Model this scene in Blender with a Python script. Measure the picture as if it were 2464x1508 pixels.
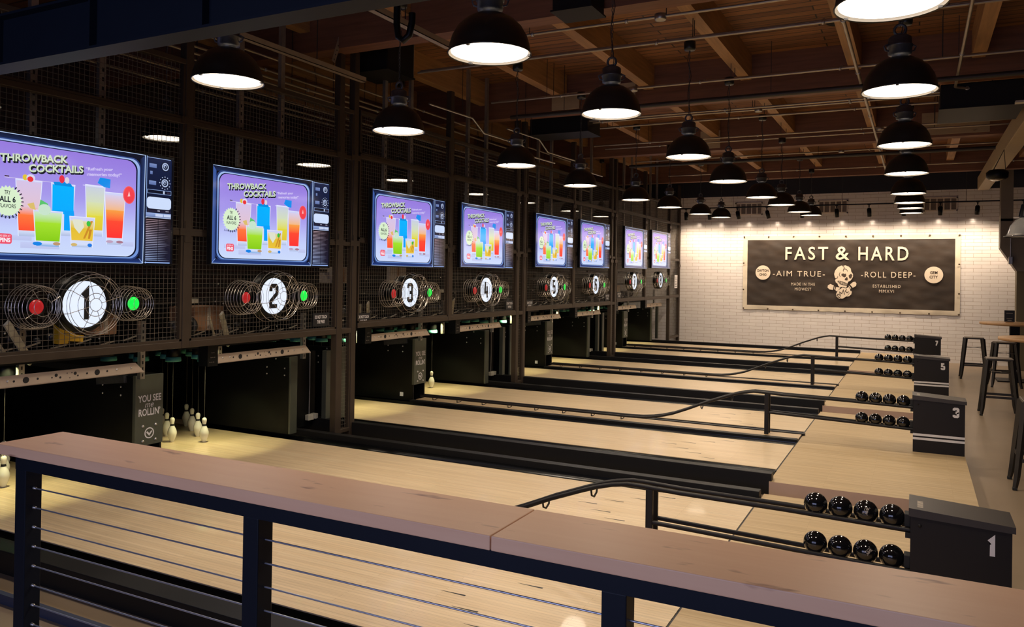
import bpy, bmesh, math, random
from mathutils import Vector, Matrix
random.seed(7)
for o in list(bpy.data.objects): bpy.data.objects.remove(o)
SC = bpy.context.scene
COL = SC.collection
# ------------------------------------------------------------------ camera
FPX, YAW, PITCH, ROLL, CYPX, H = 1895.99, 0.47407, 0.00436, 0.01504, 655.2, 1.66
cd = bpy.data.cameras.new('camera'); cam = bpy.data.objects.new('camera', cd); COL.objects.link(cam)
fw = Vector((-math.sin(YAW)*math.cos(PITCH), math.cos(YAW)*math.cos(PITCH), math.sin(PITCH)))
rt = Vector((math.cos(YAW), math.sin(YAW), 0)); up = rt.cross(fw)
r2 = math.cos(ROLL)*rt + math.sin(ROLL)*up; u2 = -math.sin(ROLL)*rt + math.cos(ROLL)*up
cam.matrix_world = Matrix(((r2.x, u2.x, -fw.x, 0), (r2.y, u2.y, -fw.y, 0), (r2.z, u2.z, -fw.z, H), (0, 0, 0, 1)))
cd.sensor_width = 36.0; cd.lens = 36.0*FPX/2464.0
cd.shift_y = -(754.0-CYPX)/2464.0
cd.clip_start = 0.05; cd.clip_end = 200
SC.camera = cam
# ------------------------------------------------------------------ world, exposure, large lights
w = bpy.data.worlds.new('room_world'); SC.world = w; w.use_nodes = True
w.node_tree.nodes['Background'].inputs[0].default_value = (0.02, 0.022, 0.03, 1)
w.node_tree.nodes['Background'].inputs[1].default_value = 0.12
SC.view_settings.view_transform = 'Standard'; SC.view_settings.look = 'None'
SC.view_settings.gamma = 1.0; SC.view_settings.use_curve_mapping = False
SC.view_settings.exposure = 0.0
LAMP_L = 5.0             # radiance of the pendant lamps' frosted glass
LAMP_W = 118.0           # watts of each dome reflector's beam
LAMP_C = (1.0, 0.84, 0.66)
def light(name, kind, loc, target, energy, color, **kw):
    d = bpy.data.lights.new(name, kind); d.energy = energy; d.color = color
    for k, v in kw.items(): setattr(d, k, v)
    o = bpy.data.objects.new(name, d); COL.objects.link(o); o.location = loc
    o.rotation_euler = (Vector(target)-Vector(loc)).to_track_quat('-Z', 'Y').to_euler()
    return o
# assumed cool daylight added behind the viewer, its source unseen
light('assumed_daylight', 'AREA', (-1.4, -1.7, 1.7), (-1.4, 2.0, 0.8), 84, (0.55, 0.60, 1.0), shape='RECTANGLE', size=4.5, size_y=1.6)

# ------------------------------------------------------------------ materials
def lin(c): return tuple(((x/255.0)/12.92 if x/255.0 <= 0.04045 else (((x/255.0)+0.055)/1.055)**2.4) for x in c)
class NT:
    def __init__(s, name):
        s.m = bpy.data.materials.new(name); s.m.use_nodes = True; s.t = s.m.node_tree
        s.b = s.t.nodes['Principled BSDF']; s.out = s.t.nodes['Material Output']
    def n(s, t, **kw):
        x = s.t.nodes.new(t)
        for k, v in kw.items():
            if k in x.inputs: x.inputs[k].default_value = v
            else: setattr(x, k, v)
        return x
    def l(s, a, b): s.t.links.new(a, b)
    def set(s, **kw):
        for k, v in kw.items(): s.b.inputs[k.replace('_', ' ')].default_value = v
def c4(c): return (c[0], c[1], c[2], 1.0)
def mat(name, col, rough=0.5, metal=0.0, var=0.12, scale=9.0, spec=0.5, coat=0.0, emit=None, es=0.0, stretch=(1, 1, 1), bump=0.0):
    m = NT(name)
    m.set(Roughness=rough, Metallic=metal, Specular_IOR_Level=spec, Coat_Weight=coat)
    if coat: m.b.inputs['Coat Roughness'].default_value = 0.06
    tc = m.n('ShaderNodeTexCoord'); mp = m.n('ShaderNodeMapping', Scale=stretch)
    nz = m.n('ShaderNodeTexNoise', Scale=scale, Detail=4.0)
    m.l(tc.outputs['Object'], mp.inputs['Vector']); m.l(mp.outputs['Vector'], nz.inputs['Vector'])
    mx = m.n('ShaderNodeMix', data_type='RGBA')
    mx.inputs[6].default_value = c4([x*(1-var) for x in col]); mx.inputs[7].default_value = c4([min(1, x*(1+var)) for x in col])
    m.l(nz.outputs['Fac'], mx.inputs[0]); m.l(mx.outputs[2], m.b.inputs['Base Color'])
    if bump:
        bp = m.n('ShaderNodeBump', Strength=bump, Distance=0.01); m.l(nz.outputs['Fac'], bp.inputs['Height']); m.l(bp.outputs['Normal'], m.b.inputs['Normal'])
    if emit is not None:
        m.b.inputs['Emission Color'].default_value = c4(emit); m.b.inputs['Emission Strength'].default_value = es
    return m.m
def planks(name, ca, cb, cm, wid, lng, rough, coat=0.0, axis='XY', mortar=0.0, grain=0.18, gscale=(2, 30, 30), spec=0.5, offset=0.37, bump=0.0, freq=2):
    m = NT(name); m.set(Roughness=rough, Coat_Weight=coat, Specular_IOR_Level=spec)
    m.b.inputs['Coat Roughness'].default_value = 0.04
    tc = m.n('ShaderNodeTexCoord'); sp = m.n('ShaderNodeSeparateXYZ'); cb_ = m.n('ShaderNodeCombineXYZ')
    m.l(tc.outputs['Object'], sp.inputs[0])
    ax = {'X': 0, 'Y': 1, 'Z': 2}
    m.l(sp.outputs[ax[axis[0]]], cb_.inputs[0]); m.l(sp.outputs[ax[axis[1]]], cb_.inputs[1])
    br = m.n('ShaderNodeTexBrick', offset=offset, offset_frequency=freq)
    br.inputs['Color1'].default_value = c4(ca); br.inputs['Color2'].default_value = c4(cb); br.inputs['Mortar'].default_value = c4(cm)
    br.inputs['Scale'].default_value = 1.0; br.inputs['Mortar Size'].default_value = mortar; br.inputs['Mortar Smooth'].default_value = 0.3
    br.inputs['Bias'].default_value = 0.0; br.inputs['Brick Width'].default_value = lng; br.inputs['Row Height'].default_value = wid
    m.l(cb_.outputs[0], br.inputs['Vector'])
    mp = m.n('ShaderNodeMapping', Scale=gscale); nz = m.n('ShaderNodeTexNoise', Scale=1.0, Detail=6.0, Roughness=0.6)
    m.l(tc.outputs['Object'], mp.inputs[0]); m.l(mp.outputs[0], nz.inputs['Vector'])
    mx = m.n('ShaderNodeMix', data_type='RGBA', blend_type='MULTIPLY'); mx.inputs[0].default_value = 1.0
    rp = m.n('ShaderNodeMapRange'); rp.inputs[1].default_value = 0.3; rp.inputs[2].default_value = 0.7; rp.inputs[3].default_value = 1-grain; rp.inputs[4].default_value = 1+grain*0.4
    m.l(nz.outputs['Fac'], rp.inputs[0]); m.l(br.outputs['Color'], mx.inputs[6]); m.l(rp.outputs[0], mx.inputs[7])
    m.l(mx.outputs[2], m.b.inputs['Base Color'])
    if bump:
        bp = m.n('ShaderNodeBump', Strength=bump, Distance=0.003, invert=True); m.l(br.outputs['Fac'], bp.inputs['Height']); m.l(bp.outputs['Normal'], m.b.inputs['Normal'])
    return m.m
def wood_knots(name, ca, cb, dark, rough=0.4):
    m = NT(name); m.set(Roughness=rough, Specular_IOR_Level=0.4)
    tc = m.n('ShaderNodeTexCoord')
    mp = m.n('ShaderNodeMapping', Scale=(1.2, 16, 16)); nz = m.n('ShaderNodeTexNoise', Scale=1.6, Detail=7.0, Roughness=0.62, Distortion=0.6)
    m.l(tc.outputs['Object'], mp.inputs[0]); m.l(mp.outputs[0], nz.inputs['Vector'])
    mx = m.n('ShaderNodeMix', data_type='RGBA'); mx.inputs[6].default_value = c4(ca); mx.inputs[7].default_value = c4(cb)
    m.l(nz.outputs['Fac'], mx.inputs[0])
    mp2 = m.n('ShaderNodeMapping', Scale=(2.6, 9, 9)); vo = m.n('ShaderNodeTexNoise', Scale=2.1, Detail=3.0)
    m.l(tc.outputs['Object'], mp2.inputs[0]); m.l(mp2.outputs[0], vo.inputs['Vector'])
    rp = m.n('ShaderNodeMapRange'); rp.inputs[1].default_value = 0.66; rp.inputs[2].default_value = 0.78
    m.l(vo.outputs['Fac'], rp.inputs[0])
    m2 = m.n('ShaderNodeMix', data_type='RGBA'); m2.inputs[7].default_value = c4(dark)
    m.l(rp.outputs[0], m2.inputs[0]); m.l(mx.outputs[2], m2.inputs[6]); m.l(m2.outputs[2], m.b.inputs['Base Color'])
    return m.m
def emissive(name, col, strength, base=(0.02, 0.02, 0.02), rough=0.15):
    return mat(name, base, rough, emit=col, es=strength, var=0.02)
def screen_mat():
    m = NT('screen_picture'); m.set(Roughness=0.10, IOR=1.7, Specular_IOR_Level=0.5); m.b.inputs['Base Color'].default_value = (0.01, 0.01, 0.012, 1)
    a = m.n('ShaderNodeAttribute', attribute_name='Col'); m.l(a.outputs['Color'], m.b.inputs['Emission Color']); m.b.inputs['Emission Strength'].default_value = 1.0
    return m.m
def glass_mat():
    m = NT('prismatic_glass'); m.set(Roughness=0.08, Metallic=0.0, IOR=1.45, Transmission_Weight=0.75); m.b.inputs['Base Color'].default_value = (0.86, 0.86, 0.84, 1)
    return m.m
M = {}
M['lane'] = planks('lane_maple', (0.77, 0.61, 0.40), (0.71, 0.54, 0.335), (0.3, 0.2, 0.1), 0.0272, 1.15, 0.3, coat=0.12, spec=0.4, mortar=0.0006, grain=0.16, gscale=(1.4, 40, 10))
M['approach'] = planks('approach_maple', (0.54, 0.40, 0.225), (0.48, 0.345, 0.185), (0.3, 0.2, 0.1), 0.03, 0.9, 0.5, coat=0.0, spec=0.35, mortar=0.0006, grain=0.2, gscale=(1.6, 45, 10))
M['riser'] = mat('riser_laminate', (0.52, 0.36, 0.27), 0.5, var=0.05)  # approach wood sides, with the pink cast of purple light put into the colour
M['capwood'] = mat('cap_laminate', (0.60, 0.44, 0.27), 0.4, var=0.08, stretch=(1, 20, 1))
M['tile'] = planks('white_tile', (0.80, 0.77, 0.73), (0.77, 0.73, 0.70), (0.36, 0.27, 0.18), 0.0785, 0.3085, 0.16, axis='XZ', mortar=0.0028, grain=0.05, gscale=(3, 3, 9), offset=0.5, bump=0.5, spec=0.5)
M['brick'] = planks('dark_brick', (0.045, 0.022, 0.016), (0.03, 0.016, 0.013), (0.02, 0.018, 0.016), 0.075, 0.23, 0.8, axis='YZ', mortar=0.006, grain=0.3, gscale=(9, 9, 9), offset=0.5)
M['deck'] = planks('ceiling_planks', (0.30, 0.125, 0.043), (0.17, 0.066, 0.024), (0.012, 0.006, 0.004), 0.14, 2.6, 0.62, mortar=0.009, grain=0.5, gscale=(1.5, 22, 4))
M['joist'] = planks('joist_fir', (0.40, 0.21, 0.082), (0.35, 0.18, 0.07), (0.3, 0.16, 0.06), 3.0, 9.0, 0.6, grain=0.3, gscale=(26, 1.6, 26))
M['girder'] = planks('girder_timber', (0.20, 0.085, 0.045), (0.17, 0.07, 0.035), (0.15, 0.07, 0.03), 3.0, 9.0, 0.6, grain=0.3, gscale=(1.6, 24, 24))
M['concrete'] = mat('polished_concrete', (0.25, 0.185, 0.12), 0.34, var=0.22, scale=1.7, spec=0.45)
M['handrail'] = wood_knots('handrail_maple', (0.84, 0.535, 0.32), (0.74, 0.42, 0.24), (0.24, 0.09, 0.06))
M['table'] = wood_knots('table_wood', (0.50, 0.30, 0.14), (0.40, 0.22, 0.10), (0.2, 0.1, 0.05))
M['timber'] = wood_knots('weathered_timber', (0.42, 0.32, 0.19), (0.33, 0.25, 0.15), (0.12, 0.08, 0.05), 0.6)
M['navy'] = mat('navy_steel', (0.005, 0.008, 0.0145), 0.5, var=0.1, spec=0.2)
M['navytrim'] = mat('navy_baseboard', (0.03, 0.04, 0.075), 0.5, var=0.1)
M['black'] = mat('black_paint', (0.0035, 0.004, 0.004), 0.42, var=0.1, spec=0.25)
M['gutter'] = mat('black_gutter', (0.005, 0.005, 0.005), 0.25, var=0.1, spec=0.4)
M['cap'] = mat('charcoal_cap', (0.010, 0.0095, 0.009), 0.45, spec=0.3, var=0.1)
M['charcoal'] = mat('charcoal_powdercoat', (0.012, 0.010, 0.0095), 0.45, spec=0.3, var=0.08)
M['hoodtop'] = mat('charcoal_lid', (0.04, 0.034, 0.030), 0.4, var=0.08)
M['frame'] = mat('raw_steel', (0.055, 0.039, 0.027), 0.45, metal=0.3, var=0.3, scale=7)
M['wire'] = mat('mesh_wire', (0.19, 0.165, 0.135), 0.4, metal=0.5, var=0.2)
M['cagewire'] = mat('guard_wire', (0.45, 0.41, 0.36), 0.35, metal=0.8, var=0.1)
M['bar'] = mat('bronze_bar', (0.46, 0.37, 0.28), 0.45, metal=0.1, var=0.12)
M['galv'] = mat('galvanised_steel', (0.45, 0.44, 0.41), 0.35, metal=0.85, var=0.25, scale=20)
M['conduit'] = mat('conduit_steel', (0.40, 0.34, 0.26), 0.38, metal=0.7, var=0.2)
M['darkpipe'] = mat('dark_pipe', (0.03, 0.025, 0.022), 0.5, var=0.2)
M['shade'] = mat('black_enamel', (0.012, 0.014, 0.012), 0.33, var=0.1)
M['inner'] = mat('white_enamel', (0.85, 0.82, 0.74), 0.4, var=0.02)
M['gear'] = mat('cast_metal', (0.10, 0.10, 0.105), 0.4, metal=0.6, var=0.3, scale=30)
M['lampglass'] = emissive('lamp_glass', LAMP_C, LAMP_L)
M['chrome'] = mat('polished_metal', (0.62, 0.60, 0.56), 0.14, metal=1.0, var=0.05)
M['glass'] = glass_mat()
M['pin'] = mat('pin_white', (0.80, 0.79, 0.74), 0.25, var=0.04, coat=0.3)
M['teal'] = mat('teal_rubber', (0.10, 0.42, 0.36), 0.5, var=0.12)
M['cord'] = mat('pin_cord', (0.06, 0.055, 0.05), 0.8)
M['ball'] = mat('black_ball', (0.006, 0.006, 0.007), 0.07, var=0.05, coat=0.6)
M['rubber'] = mat('black_rubber', (0.012, 0.012, 0.012), 0.7)
M['white'] = mat('white_vinyl', (0.78, 0.76, 0.76), 0.5, var=0.03)
M['cream'] = mat('cream_print', (0.74, 0.64, 0.50), 0.7, var=0.06)
M['bannerdark'] = mat('banner_canvas', (0.034, 0.023, 0.015), 0.55, var=0.75, scale=2.5, stretch=(1, 1, 2.5))  # strong tone variation paints highlight blotches into the canvas colour
M['bannerprint'] = mat('banner_dark_print', (0.06, 0.042, 0.03), 0.7, var=0.2)
M['canvas'] = mat('banner_hem', (0.66, 0.59, 0.46), 0.75, var=0.1)
M['brass'] = mat('grommet', (0.12, 0.09, 0.06), 0.5, metal=0.6)
M['vent'] = mat('vent_metal', (0.70, 0.62, 0.54), 0.5, var=0.05)
M['ventdark'] = mat('vent_slot', (0.28, 0.22, 0.18), 0.7)
M['box_white'] = emissive('sign_face', (0.72, 0.83, 1.0), 0.95, base=(0.3, 0.3, 0.3))
M['red'] = emissive('red_lens', (0.60, 0.012, 0.02), 0.42, base=(0.3, 0.02, 0.02), rough=0.2)
M['green'] = emissive('green_lens', (0.0, 0.95, 0.07), 0.9, base=(0.02, 0.3, 0.05), rough=0.2)
M['numeral'] = mat('numeral_black', (0.008, 0.009, 0.012), 0.5)
M['pillar'] = mat('pillar_plate', (0.085, 0.092, 0.066), 0.4, metal=0.1, var=0.12)
M['bolt'] = mat('bolt_head', (0.6, 0.58, 0.54), 0.3, metal=0.9, var=0.1)
M['card'] = mat('cardboard', (0.30, 0.16, 0.085), 0.8, var=0.2)
M['paper'] = mat('paper_cover', (0.46, 0.40, 0.33), 0.8, var=0.1)
M['yellow'] = mat('yellow_paint', (0.62, 0.36, 0.02), 0.45)
M['ivory'] = mat('ivory_plastic', (0.50, 0.47, 0.38), 0.5)
M['stool'] = mat('gunmetal', (0.055, 0.050, 0.046), 0.38, metal=0.5, var=0.15)
M['stoolseat'] = mat('stool_seat_top', (0.20, 0.165, 0.13), 0.4, metal=0.3, var=0.15)
M['greycol'] = mat('grey_column_paint', (0.20, 0.175, 0.14), 0.6, var=0.15, scale=4)
M['olive'] = mat('olive_wall_paint', (0.16, 0.13, 0.075), 0.6, var=0.1, scale=3)
M['screen'] = screen_mat()
M['lampdim'] = emissive('lamp_glass_dim', LAMP_C, 2.2)
M['machine'] = mat('machine_metal', (0.035, 0.035, 0.035), 0.4, metal=0.4, var=0.3)
M['bezel'] = mat('screen_bezel', (0.006, 0.006, 0.007), 0.3)
M['cable'] = mat('steel_cable', (0.55, 0.58, 0.66), 0.3, metal=0.8, var=0.1)
M['darkwall'] = mat('dark_wall_paint', (0.012, 0.014, 0.024), 0.7)
M['duct'] = mat('black_duct', (0.007, 0.007, 0.007), 0.55, var=0.2, spec=0.25)
M['strap'] = mat('perforated_strap', (0.34, 0.27, 0.19), 0.5, metal=0.3, var=0.2)
M['pipered'] = mat('primer_pipe', (0.12, 0.03, 0.025), 0.5)

# ------------------------------------------------------------------ mesh builder
class MB:
    def __init__(s, org=(0, 0, 0)):
        s.v = []; s.f = []; s.mi = []; s.cols = []; s.sm = []; s.org = Vector(org)
    def face(s, pts, mi=0, col=None, smooth=False):
        i = len(s.v); s.v.extend(tuple(Vector(p)-s.org) for p in pts); s.f.append(tuple(range(i, i+len(pts)))); s.mi.append(mi); s.sm.append(smooth)
        if col is None: col = (0, 0, 0)
        s.cols.append(col if isinstance(col, list) else [col]*len(pts))
    def raw(s, vs, fs, mi=0, smooth=False):
        i = len(s.v); s.v.extend(tuple(Vector(p)-s.org) for p in vs)
        for f in fs: s.f.append(tuple(i+k for k in f)); s.mi.append(mi); s.sm.append(smooth); s.cols.append([(0, 0, 0)]*len(f))
    def box(s, a, b, mi=0, bev=0.0):
        x0, y0, z0 = [min(p, q) for p, q in zip(a, b)]; x1, y1, z1 = [max(p, q) for p, q in zip(a, b)]
        if bev > 0:
            bm = bmesh.new(); bmesh.ops.create_cube(bm, size=1.0)
            for v in bm.verts: v.co = Vector(((x0+x1)/2+v.co.x*(x1-x0), (y0+y1)/2+v.co.y*(y1-y0), (z0+z1)/2+v.co.z*(z1-z0)))
            bmesh.ops.bevel(bm, geom=list(bm.edges), offset=bev, segments=2, affect='EDGES', profile=0.5)
            bm.verts.index_update(); s.raw([v.co.copy() for v in bm.verts], [[v.index for v in f.verts] for f in bm.faces], mi); bm.free(); return
        vs = [(x0, y0, z0), (x1, y0, z0), (x1, y1, z0), (x0, y1, z0), (x0, y0, z1), (x1, y0, z1), (x1, y1, z1), (x0, y1, z1)]
        s.raw(vs, [(0, 3, 2, 1), (4, 5, 6, 7), (0, 1, 5, 4), (1, 2, 6, 5), (2, 3, 7, 6), (3, 0, 4, 7)], mi)
    def obox(s, p, q, w, h, mi=0, upv=(0, 0, 1), w2=None, h2=None):   # a bar from p to q, may taper
        p = Vector(p); q = Vector(q); d = (q-p).normalized(); u = Vector(upv)
        sx = d.cross(u); sx = sx.normalized() if sx.length > 1e-6 else Vector((1, 0, 0)); uy = sx.cross(d)
        w2 = w if w2 is None else w2; h2 = h if h2 is None else h2
        vs = [p-sx*w/2-uy*h/2, p+sx*w/2-uy*h/2, p+sx*w/2+uy*h/2, p-sx*w/2+uy*h/2, q-sx*w2/2-uy*h2/2, q+sx*w2/2-uy*h2/2, q+sx*w2/2+uy*h2/2, q-sx*w2/2+uy*h2/2]
        s.raw(vs, [(0, 3, 2, 1), (4, 5, 6, 7), (0, 1, 5, 4), (1, 2, 6, 5), (2, 3, 7, 6), (3, 0, 4, 7)], mi)
    def tube(s, pts, r, n=8, mi=0, closed=False, caps=True):
        pts = [Vector(p) for p in pts]; N = len(pts); rings = []; prev = None
        for k in range(N):
            if closed: d = pts[(k+1) % N]-pts[k-1]
            else: d = pts[min(k+1, N-1)]-pts[max(k-1, 0)]
            d.normalize()
            if prev is None:
                a = Vector((0, 0, 1)) if abs(d.z) < 0.9 else Vector((1, 0, 0)); u = d.cross(a).normalized()
            else: u = (prev-d*prev.dot(d)).normalized()
            prev = u; v = d.cross(u); rr = r[k] if isinstance(r, (list, tuple)) else r
            rings.append([pts[k]+(u*math.cos(2*math.pi*j/n)+v*math.sin(2*math.pi*j/n))*rr for j in range(n)])
        vs = [p for R_ in rings for p in R_]; fs = []
        for k in range(N if closed else N-1):
            a = k*n; b = ((k+1) % N)*n
            for j in range(n): fs.append((a+j, a+(j+1) % n, b+(j+1) % n, b+j))
        s.raw(vs, fs, mi, smooth=n > 5)
        if caps and not closed:
            s.raw(rings[0], [tuple(range(n))[::-1]], mi); s.raw(rings[-1], [tuple(range(n))], mi)
    def cyl(s, p, q, r, n=16, mi=0, r2=None): s.tube([p, q], [r, r if r2 is None else r2], n, mi)
    def lathe(s, prof, c, n=24, mi=0, axis='Z', smooth=True):
        c = Vector(c); vs = []; fs = []
        def pt(r, h, a):
            x, y = r*math.cos(a), r*math.sin(a)
            return c+(Vector((x, y, h)) if axis == 'Z' else Vector((h, x, y)) if axis == 'X' else Vector((y, h, x)))
        for r, h in prof:
            for j in range(n): vs.append(pt(r, h, 2*math.pi*j/n))
        for k in range(len(prof)-1):
            for j in range(n): fs.append((k*n+j, k*n+(j+1) % n, (k+1)*n+(j+1) % n, (k+1)*n+j))
        s.raw(vs, fs, mi, smooth)
    def disc(s, c, r, axis='Z', sgn=1, n=24, mi=0, col=None):
        c = Vector(c); pts = []
        for j in range(n):
            a = sgn*2*math.pi*j/n; x, y = r*math.cos(a), r*math.sin(a)
            pts.append(c+(Vector((x, y, 0)) if axis == 'Z' else Vector((0, x, y)) if axis == 'X' else Vector((y, 0, x))))
        s.face(pts, mi, col)
    def ring(s, c, R_, r, axis='Z', n=28, k=5, mi=0):
        c = Vector(c); pts = []
        for j in range(n):
            a = 2*math.pi*j/n; x, y = R_*math.cos(a), R_*math.sin(a)
            pts.append(c+(Vector((x, y, 0)) if axis == 'Z' else Vector((0, x, y)) if axis == 'X' else Vector((x, 0, y))))
        s.tube(pts, r, k, mi, closed=True)
    def prism(s, pts, d, mi=0):    # polygon pts (CCW seen from +d) extruded by -d
        d = Vector(d); a = [Vector(p) for p in pts]; b = [p-d for p in a]; n = len(a)
        s.raw(a+b, [tuple(range(n)), tuple(range(2*n-1, n-1, -1))]+[(j, n+j, n+(j+1) % n, (j+1) % n) for j in range(n)], mi)
    def build(s, name, mats, parent=None, loc=None):
        me = bpy.data.meshes.new(name); me.from_pydata(s.v, [], s.f)
        for m in (mats if isinstance(mats, (list, tuple)) else [mats]): me.materials.append(M[m])
        me.polygons.foreach_set('material_index', s.mi); me.polygons.foreach_set('use_smooth', s.sm)
        if any(c != (0, 0, 0) for cc in s.cols for c in cc):
            at = me.color_attributes.new('Col', 'FLOAT_COLOR', 'CORNER'); fl = []
            for cc in s.cols:
                for c in cc: fl.extend((c[0], c[1], c[2], 1.0))
            at.data.foreach_set('color', fl)
        me.update()
        o = bpy.data.objects.new(name, me); COL.objects.link(o)
        if parent: o.parent = parent
        if loc is not None: o.location = loc
        return o
def tag(o, label, cat, group=None, kind=None):
    o['label'] = label; o['category'] = cat
    if group: o['group'] = group
    if kind: o['kind'] = kind
    return o
def thing(name, label, cat, loc=(0, 0, 0), group=None, kind=None):
    o = bpy.data.objects.new(name, None); COL.objects.link(o); o.location = loc; o.empty_display_size = 0.1
    return tag(o, label, cat, group, kind)
def dup(root, loc, label, rotz=None):
    r = root.copy(); COL.objects.link(r); r.location = loc; r['label'] = label
    if rotz is not None: r.rotation_euler = (0, 0, rotz)
    for ch in list(root.children):
        c = ch.copy(); COL.objects.link(c); c.parent = r
        for g in ch.children:
            d = g.copy(); COL.objects.link(d); d.parent = c
    return r
def struct(name, mb, mats, label, cat, loc=None): return tag(mb.build(name, mats, None, loc), label, cat, kind='structure')
# ---- lettering
_tc = {}
def text2d(body, bold=0.0, spacing=1.0, shear=0.0):
    k = (body, bold, spacing, shear)
    if k in _tc: return _tc[k]
    c = bpy.data.curves.new('lettering', 'FONT'); c.body = body; c.offset = bold; c.resolution_u = 3; c.space_character = spacing; c.shear = shear
    o = bpy.data.objects.new('lettering', c); me = bpy.data.meshes.new_from_object(o)
    vs = [(v.co.x, v.co.y) for v in me.vertices]; fs = [tuple(p.vertices) for p in me.polygons]
    bpy.data.objects.remove(o); bpy.data.curves.remove(c); bpy.data.meshes.remove(me)
    x0 = min(v[0] for v in vs); x1 = max(v[0] for v in vs); y0 = min(v[1] for v in vs); y1 = max(v[1] for v in vs)
    vs = [((x-x0)/(x1-x0), (y-y0)/(y1-y0)) for x, y in vs]
    _tc[k] = (vs, fs); return _tc[k]
def put_text(mb, body, box, fn, mi=0, col=None, bold=0.02, spacing=1.0, shear=0.0, tilt=0.0):
    x0, y0, x1, y1 = box; vs, fs = text2d(body, bold, spacing, shear)
    for f in fs:
        pts = []
        for i in f:
            u, v = vs[i]; pts.append(fn(x0+u*(x1-x0), y0+v*(y1-y0)+tilt*u))
        a = Vector(pts[1])-Vector(pts[0]); 
        mb.face(pts, mi, col)
def stroke(mb, pts, wd, fn, mi=0, col=None, closed=False):     # thick mitred polyline
    n = len(pts); P = [Vector(p) for p in pts]; L = []; R_ = []
    for i in range(n):
        a = P[i]-P[i-1] if (i > 0 or closed) else P[1]-P[0]; b = P[(i+1) % n]-P[i] if (i < n-1 or closed) else P[-1]-P[-2]
        na = Vector((-a.y, a.x)).normalized(); nb = Vector((-b.y, b.x)).normalized(); m_ = (na+nb)
        m_ = na if m_.length < 1e-6 else m_.normalized(); k = wd/2/max(0.4, m_.dot(na)); L.append(P[i]+m_*k); R_.append(P[i]-m_*k)
    for i in range(n if closed else n-1):
        j = (i+1) % n; mb.face([fn(*R_[i]), fn(*R_[j]), fn(*L[j]), fn(*L[i])], mi, col)
DIG = {1: [[(.12, .78), (.30, .93), (.30, 0)]],
       2: [[(.08, .70), (.08, .86), (.16, .93), (.44, .93), (.52, .86), (.52, .60), (.08, .28), (.08, .07), (.55, .07)]],
       3: [[(.06, .74), (.06, .87), (.14, .93), (.44, .93), (.52, .86), (.52, .58), (.45, .51), (.24, .51)], [(.45, .51), (.52, .44), (.52, .14), (.44, .07), (.14, .07), (.06, .13), (.06, .26)]],
       4: [[(.14, 1), (.10, .34), (.58, .34)], [(.44, .72), (.44, 0)]],
       5: [[(.52, .93), (.10, .93), (.10, .54), (.44, .54), (.52, .47), (.52, .14), (.44, .07), (.14, .07), (.06, .13), (.06, .26)]],
       6: [[(.52, .76), (.52, .86), (.44, .93), (.16, .93), (.08, .86), (.08, .14), (.16, .07), (.44, .07), (.52, .14), (.52, .46), (.44, .53), (.08, .53)]],
       7: [[(.06, .93), (.52, .93), (.52, .80), (.24, 0)]],
       8: [[(.15, .51), (.08, .58), (.08, .86), (.16, .93), (.44, .93), (.52, .86), (.52, .58), (.45, .51), (.15, .51), (.08, .44), (.08, .14), (.16, .07), (.44, .07), (.52, .14), (.52, .44), (.45, .51)]]}
def digit(mb, d, cx, cy, h, fn, mi=0, wd=0.15, sx=1.0):
    for st in DIG[d]: stroke(mb, [(cx+(x-0.3)*h*sx, cy+(y-0.5)*h) for x, y in st], wd*h, fn, mi)

# ================================================================== THE SETTING
P, S, FZ, WY = 4.04, 0.045, -0.07, 19.4
LY = [3.54+(i//2)*P+(i % 2)*1.895 for i in range(8)]           # lane centres
LZ = [(i//2)*S for i in range(8)]
ORD = ['nearest', 'second', 'third', 'fourth', 'fifth', 'sixth', 'seventh', 'farthest']
b = MB(); b.box((-9.2, -6, FZ-0.2), (7, WY+0.2, FZ)); struct('floor', b, 'concrete', 'polished tan concrete floor beside the bowling approaches', 'floor')
b = MB(); b.box((-9.2, WY, FZ), (7, WY+0.2, 3.66)); struct('wall_back', b, 'tile', 'white glazed brick-pattern tile wall behind the far lane', 'wall')
b = MB(); b.box((-9.2, WY, 3.66), (7, WY+0.2, 4.7)); struct('trim_1', b, 'darkwall', 'dark painted band above the white tile wall', 'wall')
b = MB(); b.box((-9.2, -2, FZ), (-9.0, WY, 4.7)); struct('wall_left', b, 'brick', 'dark brick wall behind the pin machines', 'wall')
b = MB(); b.box((6.8, -2, FZ), (7, WY, 4.7)); struct('wall_right', b, 'darkwall', 'dark wall on the seating side', 'wall')
b = MB(); b.box((-9.2, -2, 4.42), (7, WY+0.2, 4.6)); struct('ceiling', b, 'deck', 'brown plank deck of the timber ceiling', 'ceiling')
for k in range(11):
    x = -9.0+k*1.232-0.3+0.02
    for g0, g1, nm in ((2.38, 6.17, 'nearest'), (6.38, 9.92, 'second'), (10.13, 13.8, 'third'), (14.02, 18.08, 'last')):
        if nm == 'nearest' and not 1 < k < 7 or nm == 'second' and k > 9: continue
        b = MB((x, g0, 4.1)); b.box((x-0.065, g0, 4.11), (x+0.065, g1, 4.42))
        tag(b.build('ceiling_joist', 'joist', None, (x, g0, 4.1)), 'orange-brown joist, %s from the left wall in the %s ceiling bay' % (['first', 'second', 'third', 'fourth', 'fifth', 'sixth', 'seventh', 'eighth', 'ninth', 'tenth', 'eleventh'][k], nm), 'joist', 'ceiling joists', 'structure')
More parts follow.
